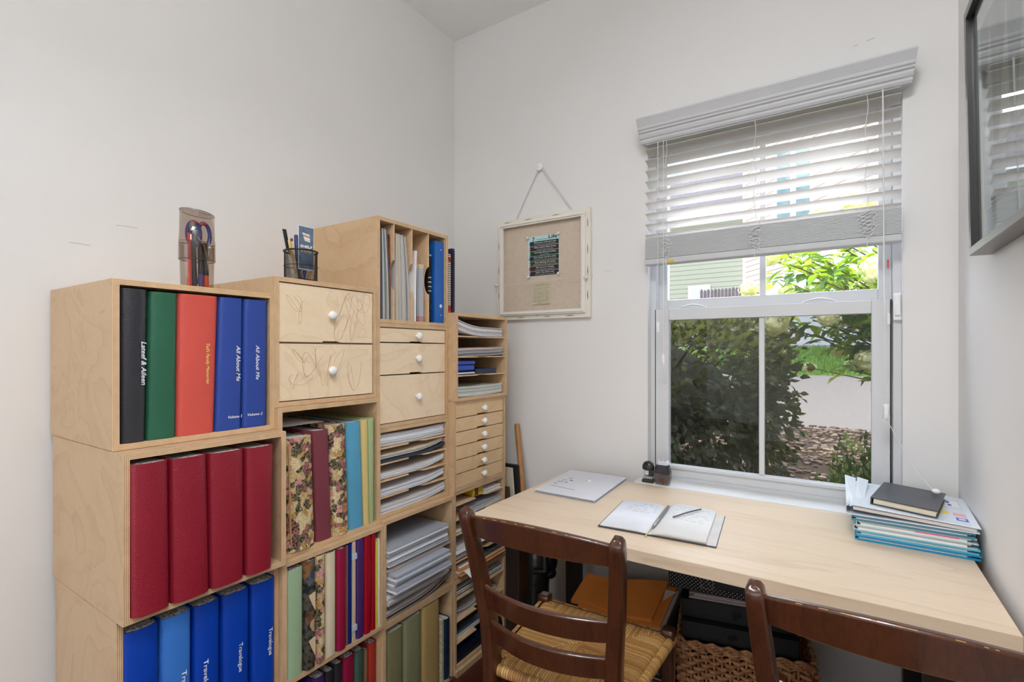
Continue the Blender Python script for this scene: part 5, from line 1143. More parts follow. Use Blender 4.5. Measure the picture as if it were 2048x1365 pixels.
# white view binder on top: lies tilted, spine at the left with its open hump
wb = thing('view_binder', 'white view binder, uppermost of the folder stack, with colourful cover sheet', 'binder', tuple(sp_(0, 0, zc)))
wbm = mat('binder_white_vinyl', (222, 230, 240), .28, var=.02)
dzf = .012; zl = .010
m = MB(); slab(m, -.012, SWd-.006, .0, SD+.004, zc, zc+.0022); m.build('lower_cover', wbm, wb)
m = MB(); slab(m, -.002, SWd-.012, .003, SD, zc+.0024, zc+.011, 0, dz=.004, zl=.012); m.build('pages', [paper_grey], wb)
m = MB(); slab(m, -.006, SWd-.004, .0, SD+.006, zc+.0125, zc+.0145, 0, dz=.006, zl=.014); m.build('upper_cover', wbm, wb)
n = 12; rings = []
for tt in (0.0, SD+.004):
    o_ = []; i_ = []
    for k in range(n+1):
        a = -pi/2-pi*k/n; cz_ = zc+.0145; r_ = .0145
        o_.append(sp_(-.012+r_*cos(a)*.55, tt, cz_+sin(a)*r_)); i_.append(sp_(-.012+(r_-.002)*cos(a)*.55, tt, cz_+sin(a)*(r_-.002)))
    rings.append(o_+i_[::-1])
MB().loft(rings, 0, False).build('spine', wbm, wb)
# loose spine flap standing up behind, opening like a fan
for k, (dx0, dx1, hh_) in enumerate(((-.018, -.030, .050), (-.002, .004, .046))):
    rg = []
    for q in range(6):
        s_ = q/5; rg.append([sp_(dx0+(dx1-dx0)*s_*0, .012+.0*s_, zc+.022), sp_(dx0+.012, .012, zc+.024)])
    MB().loft([[sp_(dx0, .01, zc+.020), sp_(dx0+.022, .01, zc+.022), sp_(dx0+.022, .0115, zc+.022), sp_(dx0, .0115, zc+.020)], [sp_(dx1, SD-.01, zc+.022+hh_*.65), sp_(dx1+.030, SD-.01, zc+.020+hh_*.55), sp_(dx1+.030, SD-.008, zc+.020+hh_*.55), sp_(dx1, SD-.008, zc+.022+hh_*.65)]], 0, False).build('spine_flap', wbm, wb)
zc2 = zc+.0146
def topz(s, t_): k = (s+.006)/(SWd+.002); return zc2+.014*(1-k)+.006*t_/(SD+.006)
def patch(name, s0, s1, t0, t1, m_, d=.0006, sk=0):
    vs = [(s0, t0), (s1, t0), (s1+sk, t1), (s0+sk, t1)]
    return MB().loft([[sp_(a, b2, topz(a, b2)+.0002) for a, b2 in vs], [sp_(a, b2, topz(a, b2)+d) for a, b2 in vs]], 0, False).build(name, m_, wb)
patch('cover_sheet', .01, SWd-.02, .012, SD-.006, mat('cover_sheet', (214, 222, 232), .4))
patch('yellow_logo', SWd-.085, SWd-.057, .085, .112, mat('logo_yellow', (240, 208, 30), .5), .0012)
patch('red_logo', SWd-.048, SWd-.022, .080, .106, mat('logo_rose', (232, 170, 176), .5), .0012)
patch('violet_logo', SWd-.046, SWd-.022, .036, .064, mat('logo_violet', (110, 100, 190), .5), .0011)
patch('logo_core', SWd-.041, SWd-.027, .043, .057, mat('cover_sheet', (214, 222, 232), .4), .0014)
patch('address_label', SWd-.075, SWd-.025, .170, .230, paper, .0011)
patch('blue_mark', SWd-.052, SWd-.044, .205, .226, mat('mark_blue', (50, 80, 170), .5), .0014)
patch('blue_mark', SWd-.050, SWd-.042, .176, .192, mat('mark_blue', (50, 80, 170), .5), .0014)
# black hardback notebook on top
bn = thing('hardback_notebook', 'black hardback notebook lying on the white view binder', 'notebook', tuple(sp_(.05, .05, zc2+.01)))
bA = PZ(1741, 1007, DZ+.110); bB = PZ(1875, 1031, DZ+.104); bC = PZ(1762, 963, DZ+.118); bux = (bB-bA); bl_ = bux.length; bux.normalize(); bfy = (bC-bA); bfy = (bfy-bux*bfy.dot(bux)).normalized(); bw = .145
nrm = bux.cross(bfy).normalized()
base = sp_(.028, .055, topz(.028, .055)+.001-DZ+DZ)
base = sp_(.040, .036, 0); base.z = DZ+topz(.030, .036)+.0005
ba_ = math.radians(-12); bux = Vector((cos(ba_), sin(ba_), -.050)).normalized(); bfy = Vector((-sin(ba_), cos(ba_), .018)).normalized(); nrm = bux.cross(bfy).normalized()
def nbk(s, t_, h): return base+bux*s+bfy*t_+nrm*h
def bslab(s0, s1, t0, t1, h0, h1): return MB().loft([[nbk(s0, t0, h0), nbk(s1, t0, h0), nbk(s1, t1, h0), nbk(s0, t1, h0)], [nbk(s0, t0, h1), nbk(s1, t0, h1), nbk(s1, t1, h1), nbk(s0, t1, h1)]], 0, False)
NL = .144; NWd = .212
hb = mat('black_hardback', (60, 64, 72), .38, var=.25, scale=14)
bslab(0, NL, 0, NWd, .0005, .003).build('lower_cover', hb, bn, .0005); bslab(0, NL, 0, NWd, .018, .0205).build('upper_cover', hb, bn, .0005); bslab(-.003, .0005, 0, NWd, .0005, .0205).build('spine', hb, bn, .001)
bslab(.004, NL-.004, .003, NWd-.004, .0032, .0178).build('pages', cream, bn)
# ------------------------------------------------ under the desk
# wicker basket, turned a little
bkc = Vector((-.276, 1.842, 0)); ang = math.radians(11.5); BW, BD, BH = .184, .142, .345
bk = thing('wicker_basket', 'brown woven wicker basket on the floor under the desk', 'basket', tuple(bkc))
wick, nt, b = base_mat('wicker'); nn = N(nt, 'ShaderNodeTexNoise'); nn.inputs['Scale'].default_value = 60; nn.inputs['Detail'].default_value = 4; nt.links.new(vec_in(nt), nn.inputs['Vector'])
nt.links.new(ramp(nt, nn.outputs[0], [(.3, lin((134, 88, 58))), (.5, lin((184, 132, 90))), (.7, lin((214, 166, 120)))]), b.inputs['Base Color']); b.inputs['Roughness'].default_value = .5
def bpt(s, off, z):
    """s: distance along the rounded rectangle rim, off: outward"""
    k = 1+.06*(z/BH); w_, d_ = (BW+off)*k, (BD+off)*k; P4 = 2*(w_+d_)*2; c_ = .03; s = (s % 1.0)*4
    seg = int(s); q = s-seg; q = q*2-1
    if seg == 0: x, y = q*w_, -d_
    elif seg == 1: x, y = w_, q*d_
    elif seg == 2: x, y = -q*w_, d_
    else: x, y = -w_, -q*d_
    # round the corners
    rx = max(0, abs(x)-(w_-c_)); ry = max(0, abs(y)-(d_-c_)); rr = math.hypot(rx, ry)
    if rr > c_: x = math.copysign(w_-c_+rx*c_/rr, x); y = math.copysign(d_-c_+ry*c_/rr, y)
    return bkc+Vector((x*cos(ang)-y*sin(ang), x*sin(ang)+y*cos(ang), z))
NSt = 66
wv = MB(); rows_ = 22
for r_ in range(rows_):
    z = .008+r_*(BH-.03)/rows_; pts = [bpt(i/(NSt*4), .0082*sin(pi*(i/4)+pi*(r_ % 2)), z) for i in range(NSt*4+1)]
    wv.tube(pts, .0062, 8, cap=False)
wv.build('woven_wall', wick, bk)
stk_ = MB()
for i in range(NSt): stk_.tube([bpt((i+.5)/NSt, 0, 0), bpt((i+.5)/NSt, 0, BH-.02)], .0042, 6)
stk_.build('stakes', wick, bk)
rmb = MB()
for k in range(5):
    zz_ = BH-.022+.006*k
    rmb.tube([bpt(i/360, .006*sin(i*.55+k*1.3)*.6, zz_+.003*cos(i*.55+k*1.3)) for i in range(361)], .0048, 6, cap=False)
rmb.build('braided_rim', wick, bk)
MB().loft([[bpt(i/60, -.004, 0) for i in range(60)], [bpt(i/60, -.004, .006) for i in range(60)]], 0, False).build('basket_floor', wick, bk)
def bloc(x, y, z): return bkc+Vector((x*cos(ang)-y*sin(ang), x*sin(ang)+y*cos(ang), z))
def bbox(mb, x0, x1, y0, y1, z0, z1, mi=0, tl=0, tr=0):
    lo = [bloc(x0, y0, z0+tl), bloc(x1, y0, z0+tr), bloc(x1, y1, z0+tr), bloc(x0, y1, z0+tl)]; hi = [p+Vector((0, 0, z1-z0)) for p in lo]
    return mb.loft([lo, hi], mi, False)
bbk = mat('binder_black', (22, 23, 26), .42, var=.1)
def lbinder(label, x0, x1, y0, y1, z0, z1, hx):
    t = thing('lever_arch_binder', label, 'binder', tuple(bloc(0, 0, z0)))
    m = MB(); bbox(m, x0, x1, y0, y1, z0, z0+.003); bbox(m, x0, x1, y0, y1, z1-.003, z1); bbox(m, x0, x1, y0, y0+.003, z0+.003, z1-.003); m.build('cover', bbk, t, .001)
    m = MB(); bbox(m, x0+.01, x1-.01, y0+.012, y1-.008, z0+.0035, z1-.012); m.build('pages', paper_grey, t)
    c = bloc(hx, y0-.0004, (z0+z1)/2); rr_ = MB(); pts = []
    for i in range(21): a = 2*pi*i/20; p = bloc(hx+.012*cos(a), y0-.0008, (z0+z1)/2+.012*sin(a)); pts.append(p)
    rr_.tube(pts, .0022, 6, cap=False); rr_.build('finger_ring', black, t)
    m = MB(); m.loft([[bloc(hx+.0105*cos(2*pi*i/20), y0-.0006, (z0+z1)/2+.0105*sin(2*pi*i/20)) for i in range(20)], [bloc(hx+.0105*cos(2*pi*i/20), y0-.0003, (z0+z1)/2+.0105*sin(2*pi*i/20)) for i in range(20)]]); m.build('finger_hole', mat('hole_black', (8, 8, 9), .8), t)
    return t
tag(bbox(MB(), -.14, .15, -.11, .11, .007, .262).build('storage_box', mat('hidden_grey_box', (60, 60, 62), .6)), 'dark box filling the bottom of the wicker basket', 'box')
lbinder('lower of two black lever arch binders lying on the wicker basket', -.186, .150, -.134, .115, .349, .403, -.034)
lbinder('upper of two black lever arch binders lying on the wicker basket', -.190, .135, -.103, .115, .404, .459, -.020)
m = MB()
for k in range(4): bbox(m, -.165+.008*(k % 3), .12, -.090+.004*k, .0, .460+.0034*k, .4628+.0034*k, k % 2)
tag(m.build('papers', [paper_grey, mat('warm_grey_paper', (176, 166, 166), .7)]), 'grey papers lying on the upper black binder in the basket', 'papers')
# dotted fabric box sitting on the binders
dotm, nt, b = base_mat('tiny_dots')
vo = N(nt, 'ShaderNodeTexVoronoi'); vo.inputs['Scale'].default_value = 112; vo.inputs['Randomness'].default_value = 0
nt.links.new(vec_in(nt, (1, .001, 1), (0, 0.7854, 0)), vo.inputs['Vector'])
nt.links.new(ramp(nt, vo.outputs['Distance'], [(.22, lin((214, 208, 196))), (.30, lin((26, 27, 32)))]), b.inputs['Base Color']); b.inputs['Roughness'].default_value = .8
KA = Vector((-.494, 1.740, 0)); KU = Vector((.996, .09, 0)).normalized(); KV = Vector((-KU.y, KU.x, 0))
def kb_(mb, x0, x1, y0, y1, z0, z1):
    c = [KA+KU*a+KV*b2 for a, b2 in ((x0, y0), (x1, y0), (x1, y1), (x0, y1))]; return mb.loft([[p+Vector((0, 0, z0)) for p in c], [p+Vector((0, 0, z1)) for p in c]], 0, False)
pkx = thing('fabric_box', 'black fabric box with tiny white dots, on the binders right under the desk', 'box', (KA.x, KA.y, .475))
kb_(MB(), 0, .40, 0, .13, .4745, .655).build('fabric_body', dotm, pkx, .006)
kb_(MB(), .150, .40, -.0012, -.0002, .498, .552).build('black_strap', blackcloth, pkx)
sq_ = MB(); q4 = [KA+KU*a+KV*-.0016+Vector((0, 0, z)) for a, z in ((.106, .490), (.144, .490), (.144, .545), (.106, .545))]
for a, b2 in ((0, 1), (1, 2), (2, 3), (3, 0), (0, 2), (1, 3)): sq_.tube([q4[a], q4[b2]], .0008, 4)
sq_.build('stitched_square', mat('stitch_tan', (150, 140, 122), .8), pkx)
# manila envelopes
man = mat('manila_orange', (238, 150, 66), .65, var=.08, scale=9)
pts4 = [PY(1142, 1200, 1.74), PY(1304, 1243, 1.70), PY(1335, 1163, 1.97), PY(1175, 1146, 1.97)]
lowz = .375
def onp(u, v, z): return PZ(u, v, z)
e4 = [onp(1142, 1200, .36), onp(1304, 1240, .355), onp(1338, 1162, .43), onp(1176, 1147, .43)]
def bl4(a, b2, c=e4): return c[0]*(1-a)*(1-b2)+c[1]*a*(1-b2)+c[2]*a*b2+c[3]*(1-a)*b2
def softsheet(cs, dz, sag, th, ins=0, n=14):
    top = []; 
    for i in range(n+1):
        a = ins+(1-2*ins)*i/n; row = []
        for j in range(n+1):
            b2 = ins+(1-2*ins)*j/n; p = bl4(a, b2, cs); p = p+Vector((0, 0, dz-sag*(1-(2*a-1)**2)*(.35+.65*b2)+.0035*sin(7*a+3*b2))); row.append(p)
        top.append(row)
    vs = [p for r_ in top for p in r_]+[p-Vector((0, 0, th)) for r_ in top for p in r_]; K = n+1; O = K*K; fs = []
    for i in range(n):
        for j in range(n): fs += [(i*K+j, (i+1)*K+j, (i+1)*K+j+1, i*K+j+1), (O+i*K+j+1, O+(i+1)*K+j+1, O+(i+1)*K+j, O+i*K+j)]
    for i in range(n): fs += [(i*K, O+i*K, O+(i+1)*K, (i+1)*K), (i*K+n, (i+1)*K+n, O+(i+1)*K+n, O+i*K+n), (i, i+1, O+i+1, O+i), (n*K+i, O+n*K+i, O+n*K+i+1, n*K+i+1)]
    m = MB(); m.add(vs, fs, 0, False); return m
tag(softsheet(e4, .0, .010, .012).build('manila_envelope', man), 'large orange manila envelope on top of the pile under the desk', 'envelope')
e4b = [p+Vector((.03, -.008, 0)) for p in e4]
tag(softsheet(e4b, -.0145, .010, .007).build('manila_envelope', man), 'second orange manila envelope just beneath the top one', 'envelope')
e4c = [p+Vector((.045, .0, 0)) for p in e4]
tag(softsheet(e4c, -.0235, .010, .010, .02).build('white_envelope', paper_grey), 'white padded envelope peeking out under the orange ones', 'envelope')
lb_ = [PZ(1327, 1202, .435), PZ(1352, 1184, .44), PZ(1333, 1180, .44), PZ(1329, 1180, .436)]
tag(MB().loft([[tuple(p) for p in (PZ(1326, 1203, .432), PZ(1352, 1186, .446), PZ(1331, 1180, .440))], [tuple(p+Vector((0, 0, .0008))) for p in (PZ(1326, 1203, .432), PZ(1352, 1186, .446), PZ(1331, 1180, .440))]], 0, False).build('shipping_label', paper), 'white shipping label corner standing up from the orange envelopes', 'label')
# low grey chest that carries the envelopes
gx0, gx1 = min(e4[0].x, e4[3].x)+.01, -.51; gy0, gy1 = e4[0].y+.015, 2.02
gc = thing('storage_chest', 'low grey fabric chest on the floor carrying the orange envelopes', 'chest', ((gx0+gx1)/2, gy0, 0))
gm = mat('slate_grey_fabric', (92, 94, 98), .8, bmp=.2, bscale=300)
MB().box(gx0+.012, gx1, gy0, gy1, .0, .295).build('chest_body', gm, gc, .004); MB().box(gx0+.008, gx1+.003, gy0-.004, gy1+.003, .296, .325).build('lid', gm, gc, .004)
# ------------------------------------------------ in the corner beside the rear crates
pole = thing('wooden_pole', 'round light brown wooden pole leaning in the corner behind the desk', 'pole', (-1.137, 1.93, 0))
MB().tube([(-1.137, 1.932, .005), (-1.255, 2.005, .68), (-1.300, 2.032, .925), (-1.301, 2.0325, .932)], [.0135, .0135, .0135, .010], 16).build('pole_shaft', mat('pole_wood', (172, 124, 76), .45, var=.15, scale=6, sc3=(20, 20, 1)), pole)
MB().tube([(-1.1368, 1.9318, 0), (-1.137, 1.932, .0045)], .013, 16).build('rubber_foot', black, pole)
def leanboard(name, label, x0, x1, yb, yt, h, th, m_, cat='board', x1t=None):
    x1t = x1t if x1t is not None else x1
    return tag(MB().loft([[(x0, yb, 0.0005), (x1, yb, .0005), (x1, yb+th, .0005), (x0, yb+th, .0005)], [(x0, yt, h), (x1t, yt, h), (x1t, yt+th, h), (x0, yt+th, h)]], 0, False).build(name, m_, None, .001), label, cat)
leanboard('canvas_board', 'cream canvas board upright in the gap behind the rear crates', -1.60, -1.20, 1.925, 1.95, .735, .012, mat('canvas_cream', (206, 198, 176), .8), x1t=-1.278)
leanboard('art_portfolio', 'black art portfolio leaning behind the cream canvas board', -1.62, -1.168, 1.950, 1.985, .742, .022, blackcloth, 'portfolio', x1t=-1.268)
leanboard('grey_board', 'thin grey mount board directly behind the black portfolio', -1.62, -1.28, 1.985, 2.02, .72, .003, mat('mount_grey', (150, 150, 148), .8))
leanboard('brown_clipboard', 'dark brown panel nearest the side of the rear crates', -1.56, -1.225, 1.895, 1.905, .66, .006, mat('panel_brown', (74, 54, 42), .6), x1t=-1.262)
# carved dark figure
fg = thing('carved_figure', 'dark carved wooden figure of a stooped robed person with a sack, on the floor', 'sculpture', (-1.035, 1.80, 0))
ebony = mat('ebony_wood', (30, 27, 25), .3, var=.3, scale=14, bmp=.6, bscale=26)
def ell(cx, cy, z, rx, ry, n=28, wob=0): return [(cx+rx*(1+wob*sin(5*2*pi*k/n+z*30))*cos(2*pi*k/n), cy+ry*(1+wob*sin(5*2*pi*k/n+z*30))*sin(2*pi*k/n), z) for k in range(n)]
fx, fy = -1.055, 1.80
MB().loft([ell(fx, fy, z, rx, ry, wob=wb_) for z, rx, ry, wb_ in ((0, .075, .07, 0), (.03, .078, .072, 0), (.035, .062, .058, .04), (.15, .058, .055, .07), (.27, .052, .05, .07), (.33, .055, .05, .05), (.38, .062, .052, .02), (.43, .060, .05, 0), (.47, .045, .04, 0), (.485, .026, .026, 0))]).build('robed_body', ebony, fg)
hd = MB(); hd.ball((fx-.012, fy-.02, .525), .033, 18, sq=(.9, 1, 1.15)); hd.ball((fx-.022, fy-.050, .520), .008, 8); hd.build('head', ebony, fg)
MB().lathe([(.036, .0), (.052, .002), (.038, .014), (.022, .034), (.004, .044)], (fx-.01, fy-.016, .540), n=20).build('hat', ebony, fg)
sk2 = MB(); sk2.ball((fx+.042, fy+.012, .415), .048, 20, sq=(.95, .9, 1.15)); sk2.ball((fx+.066, fy-.0, .375), .024, 14); sk2.build('sack', ebony, fg)
for s_ in (-1, 1): MB().tube([(fx+s_*.045, fy-.01, .455), (fx+s_*.062, fy-.035, .39), (fx+s_*.03-.01, fy-.062, .36+.03*s_)], [.018, .015, .011], 12).build('arm', ebony, fg)
MB().tube([(fx-.045, fy-.075, .03), (fx-.038, fy-.068, .30), (fx-.03, fy-.06, .50)], .006, 8).build('walking_staff', ebony, fg)

# ------------------------------------------------ outdoors: the ground climbs away from the window
def gz(y):
    T_ = [(2.0, .02), (2.6, .10), (4.0, .20), (5.6, .30), (7.2, .33), (12.0, .774), (14.5, 1.36), (15.4, 1.40), (40, 1.5)]
    for (a, za), (b2, zb2) in zip(T_, T_[1:]):
        if y <= b2: return za+(zb2-za)*(y-a)/(b2-a)
    return 1.5
def ground(name, label, cat, ys, x0, x1, m_, dz=0, kind='structure'):
    ys = sorted(set(ys)); vs = []; 
    for y in ys: vs += [(x0, y, gz(y)+dz), (x1, y, gz(y)+dz)]
    m = MB(); m.add(vs, [(2*i, 2*i+1, 2*i+3, 2*i+2) for i in range(len(ys)-1)])
    lo = [(x, y, z-.25) for x, y, z in vs]; n = len(vs); m.add(vs+lo, [(0, 1, n+1, n), (n-2, n-1, 2*n-1, 2*n-2)])
    o = m.build(name, m_); return tag(o, kind=kind)
asph = mat('asphalt', (182, 167, 150), .9, var=.05, scale=40)
ground('bed_soil', '', '', [2.2, 2.6, 4, 5.6, 7.15], -9, 7, mat('bed_soil', (96, 72, 50), .95, var=.3, scale=20))
ground('road', '', '', [7.15, 7.2, 12.0], -30, 30, asph, .002)
ground('lawn_bank', '', '', [12.0, 14.5], -30, 30, mat('lawn_green', (132, 166, 70), .95, var=.25, scale=12), .003)
ground('concrete_apron', '', '', [14.5, 15.4, 30], -30, 30, mat('concrete', (196, 186, 178), .9, var=.05), .001)
random.seed(21)
grs = MB()
for i in range(9000):
    y = random.uniform(12.02, 14.55); x = random.uniform(-2.6, 2.6)+(-.0)*(y-12); h = random.uniform(.05, .13); a = random.random()*pi; dx, dy = .010*cos(a), .010*sin(a); lx = random.uniform(-.04, .04); z = gz(y)
    grs.add([(x-dx, y-dy, z), (x+dx, y+dy, z), (x+lx, y+random.uniform(-.03, .03), z+h)], [(0, 1, 2)], i % 3)
tag(grs.build('grass', [mat('grass_a', (140, 182, 62), .7), mat('grass_b', (172, 206, 88), .7), mat('grass_c', (108, 150, 52), .7)]), 'bright green grass on the bank beyond the road', 'grass', kind='stuff')
pbs = MB()
for i in range(4200):
    y = random.uniform(3.6, 7.3); x = random.uniform(-2.2, 1.7); r_ = random.uniform(.013, .036)
    z = gz(y); a = random.random()*pi; n = 7; s1, s2 = random.uniform(.7, 1.2), random.uniform(.5, .9)
    rg = []
    for hh_, k_ in ((-.2, .75), (.15, 1.0), (.42, .72), (.55, .2)):
        rg.append([(x+r_*k_*(s1*cos(2*pi*q/n)*cos(a)-s2*sin(2*pi*q/n)*sin(a)), y+r_*k_*(s1*cos(2*pi*q/n)*sin(a)+s2*sin(2*pi*q/n)*cos(a)), z+r_*hh_+.004) for q in range(n)])
    pbs.loft(rg, i % 4, True, True)
tag(pbs.build('river_pebbles', [mat('pebble_a', (216, 188, 154), .8), mat('pebble_b', (168, 136, 106), .8), mat('pebble_c', (190, 166, 138), .8), mat('pebble_d', (128, 102, 80), .8)]), 'bed of rounded river pebbles between window and road', 'pebbles', kind='stuff')
def leaf(mb, c, d, up, L_, W_, mi=0, fold=.25):
    d = d.normalized(); s = d.cross(up); s = s.normalized() if s.length > 1e-4 else d.orthogonal().normalized(); n_ = s.cross(d)
    t_ = c+d*L_-n_*L_*.15; m1_ = c+d*L_*.35; mb.add([c, m1_+s*W_+n_*W_*fold, m1_+d*L_*.3+s*W_*.8+n_*W_*fold, t_, m1_+d*L_*.3-s*W_*.8+n_*W_*fold, m1_-s*W_+n_*W_*fold, m1_+d*L_*.1], [(0, 6, 1), (6, 2, 1), (6, 3, 2), (6, 4, 3), (6, 5, 4), (0, 5, 6)], mi)
def leafmat(name, c, trans=.4, rough=.4):
    m, nt, b = base_mat(name); nt.nodes.remove(b); o_ = nt.nodes['Material Output']
    d_ = N(nt, 'ShaderNodeBsdfDiffuse'); tr = N(nt, 'ShaderNodeBsdfTranslucent'); gl_ = N(nt, 'ShaderNodeBsdfGlossy'); gl_.inputs['Roughness'].default_value = rough
    cc = lin(c); d_.inputs[0].default_value = (*cc, 1); tr.inputs[0].default_value = (min(1, cc[0]*1.5), min(1, cc[1]*1.45), cc[2]*.7, 1)
    a = N(nt, 'ShaderNodeMixShader'); a.inputs[0].default_value = trans; nt.links.new(d_.outputs[0], a.inputs[1]); nt.links.new(tr.outputs[0], a.inputs[2])
    b2 = N(nt, 'ShaderNodeMixShader'); b2.inputs[0].default_value = .06; nt.links.new(a.outputs[0], b2.inputs[1]); nt.links.new(gl_.outputs[0], b2.inputs[2]); nt.links.new(b2.outputs[0], o_.inputs[0]); return m
def rv(): return Vector((random.gauss(0, 1), random.gauss(0, 1), random.gauss(0, 1))).normalized()
# big dark shrub on the left
sh = thing('dark_shrub', 'large dark green shrub close outside the left half of the window', 'shrub', (-1.75, 4.3, gz(4.3)))
fo = MB(); random.seed(33)
def shrub_r(d): return 1+.13*sin(5*d.x+1)*sin(4*d.z+2)+.09*sin(9*d.y+3*d.z)
SC_ = Vector((-1.50, 3.85, .93)); SR = Vector((1.20, .95, .60))
for i in range(16000):
    d = rv(); d = d/((abs(d.x)**3.4+abs(d.y)**3.4+abs(d.z)**3.4)**(1/3.4))
    k = shrub_r(d)*random.uniform(.72, 1.02)**.5*random.choice((1, 1, .94, .86)); c = SC_+Vector((d.x*SR.x*k, d.y*SR.y*k, d.z*SR.z*k))
    if c.z < gz(c.y) or c.y < 2.5: continue
    dd = (d+rv()*.8+Vector((0, 0, -.25))).normalized(); leaf(fo, c, dd, rv(), random.uniform(.045, .075), random.uniform(.014, .022), 1 if (c.z > 1.22 and random.random() < .55) else (2 if random.random() < .12 else 0))  # upper leaves take the lighter olive, a highlight put into the colour
fo.build('foliage', [leafmat('leaf_dark', (98, 98, 68), .28, .5), leafmat('leaf_top_highlight', (134, 138, 84), .35), leafmat('leaf_mid', (134, 138, 100), .3)], sh)
stm = MB()
for k in range(9):
    a = 2*pi*k/9; stm.tube([SC_+Vector((.15*cos(a), .15*sin(a), -.75)), SC_+Vector((.5*cos(a), .4*sin(a), 0)), SC_+Vector((.9*cos(a), .7*sin(a), .4))], [.022, .015, .006], 6)
stm.build('stems', mat('bark', (84, 66, 52), .9), sh)
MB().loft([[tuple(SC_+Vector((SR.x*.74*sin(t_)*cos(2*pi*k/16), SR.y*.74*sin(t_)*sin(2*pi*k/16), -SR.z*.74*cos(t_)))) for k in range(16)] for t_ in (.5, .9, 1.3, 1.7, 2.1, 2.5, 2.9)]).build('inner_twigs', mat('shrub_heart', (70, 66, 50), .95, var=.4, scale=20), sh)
# hydrangea on the right with pale blooms
hy = thing('hydrangea', 'hydrangea with cream flower heads arching in from the right outside the window', 'shrub', (1.3, 4.2, gz(4.2)))
bloomm = leafmat('bloom_cream', (246, 240, 206), .45, .8)
br_ = MB(); lf = MB(); random.seed(44)
def at(u, v, y): return PY(u, v, y)
root = Vector((1.15, 4.0, gz(4.0)))
twigs = []
for k, (u, v, y) in enumerate(((1560, 505, 3.9), (1600, 540, 3.7), (1650, 470, 4.1), (1700, 520, 3.6), (1740, 560, 3.8), (1620, 600, 3.9), (1690, 620, 3.5), (1730, 680, 3.6), (1570, 640, 4.0), (1660, 690, 3.7), (1700, 740, 3.5), (1740, 450, 4.0), (1755, 620, 4.1), (1640, 560, 3.4), (1590, 575, 3.6), (1720, 600, 3.3), (1560, 560, 4.2), (1680, 560, 4.2), (1745, 500, 3.5), (1615, 520, 3.8), (1750, 740, 3.8), (1580, 530, 3.5), (1610, 580, 4.0), (1640, 520, 3.6), (1665, 575, 3.8), (1690, 500, 3.9), (1715, 545, 3.4), (1740, 590, 3.6), (1600, 500, 4.1), (1650, 600, 3.5), (1625, 640, 3.8), (1680, 655, 3.6), (1710, 690, 3.7), (1735, 650, 3.5), (1750, 700, 3.7))):
    e_ = at(u, v, y); st0 = root+Vector((.2*sin(k), .2*cos(k), 0)); mid = (st0+e_)/2+Vector((.28, .05, .30)); P5 = []
    for i in range(13):
        q = i/12; P5.append(st0*(1-q)**2+mid*2*q*(1-q)+e_*q*q)
    br_.tube(P5, [.011*(1-i/14)+.002 for i in range(13)], 5); twigs.append(P5)
    for i in range(5, 13):
        for s_ in (-1, 1):
            for rep in range(5):
                c = P5[i]+rv()*.05; dirv = Vector((s_*random.uniform(.3, 1), random.uniform(-.6, .3), random.uniform(-.75, .15))); leaf(lf, c, dirv, Vector((0, 0, 1))+rv()*.3, random.uniform(.07, .12), random.uniform(.020, .034), random.choice((0, 0, 1, 2)))
br_.build('branches', mat('hydrangea_stem', (112, 86, 62), .8), hy)
lf.build('foliage', [leafmat('leaf_bright', (132, 160, 62), .6), leafmat('leaf_yellowgreen', (176, 192, 84), .6), leafmat('leaf_deep', (90, 120, 54), .5)], hy)
for i, (u, v, y, r_) in enumerate(((1549, 650, 3.7, .085), (1498, 580, 4.4, .075), (1540, 518, 4.0, .06), (1572, 585, 4.3, .065), (1655, 636, 3.4, .06), (1702, 730, 4.4, .045), (1676, 702, 4.2, .055), (1738, 724, 3.5, .075), (1620, 736, 4.8, .05), (1755, 540, 3.4, .09), (1730, 410, 4.6, .10), (1640, 432, 4.8, .09), (1700, 400, 4.9, .08))):
    c = at(u, v, y); fm_ = MB()
    for k in range(170):
        d = rv(); p = c+Vector((d.x*r_, d.y*r_, d.z*r_*.85))*random.uniform(.72, 1.08); s = r_*.19; t1 = d.orthogonal().normalized(); t2 = d.cross(t1); a = random.random()*3; x_, y_ = t1*cos(a)+t2*sin(a), t2*cos(a)-t1*sin(a)
        fm_.add([p+x_*s, p+y_*s, p-x_*s, p-y_*s, p+d*s*.3], [(0, 1, 4), (1, 2, 4), (2, 3, 4), (3, 0, 4)])
    fm_.ball(tuple(c), r_*.72, 10); fm_.build('flower_head', bloomm, hy)
    MB().tube([c, (c+root)/2+Vector((.35, .1, .25)), root], [.004, .008, .01], 5).build('flower_stalk', mat('hydrangea_stem', (112, 86, 62), .8), hy)
# low evergreen shrub, lower right
lw = thing('low_shrub', 'low glossy green shrub in the pebbles at the lower right outside', 'shrub', (.28, 3.7, gz(3.7)))
lo = MB(); random.seed(55); stm = MB()
for k in range(150):
    b0 = Vector((random.uniform(-.1, .85), random.uniform(3.3, 4.2), 0)); b0.z = gz(b0.y); h = random.uniform(.28, .58)*(1 if b0.x > .1 else .75); tip = b0+Vector((random.uniform(-.15, .12), random.uniform(-.12, .1), h)); stm.tube([b0, (b0+tip)/2+rv()*.02, tip], [.004, .003, .002], 4)
    for q in range(12):
        t_ = .3+.7*q/11; c = b0+(tip-b0)*t_; a = q*2.4; leaf(lo, c, Vector((cos(a), sin(a), .5+.8*t_)), rv(), random.uniform(.045, .075), .013, random.choice((0, 0, 1)))
lo.build('foliage', [leafmat('leaf_evergreen', (84, 108, 62), .3), leafmat('leaf_evergreen_light', (136, 154, 96), .4)], lw); stm.build('stems', mat('bark', (84, 66, 52), .9), lw)
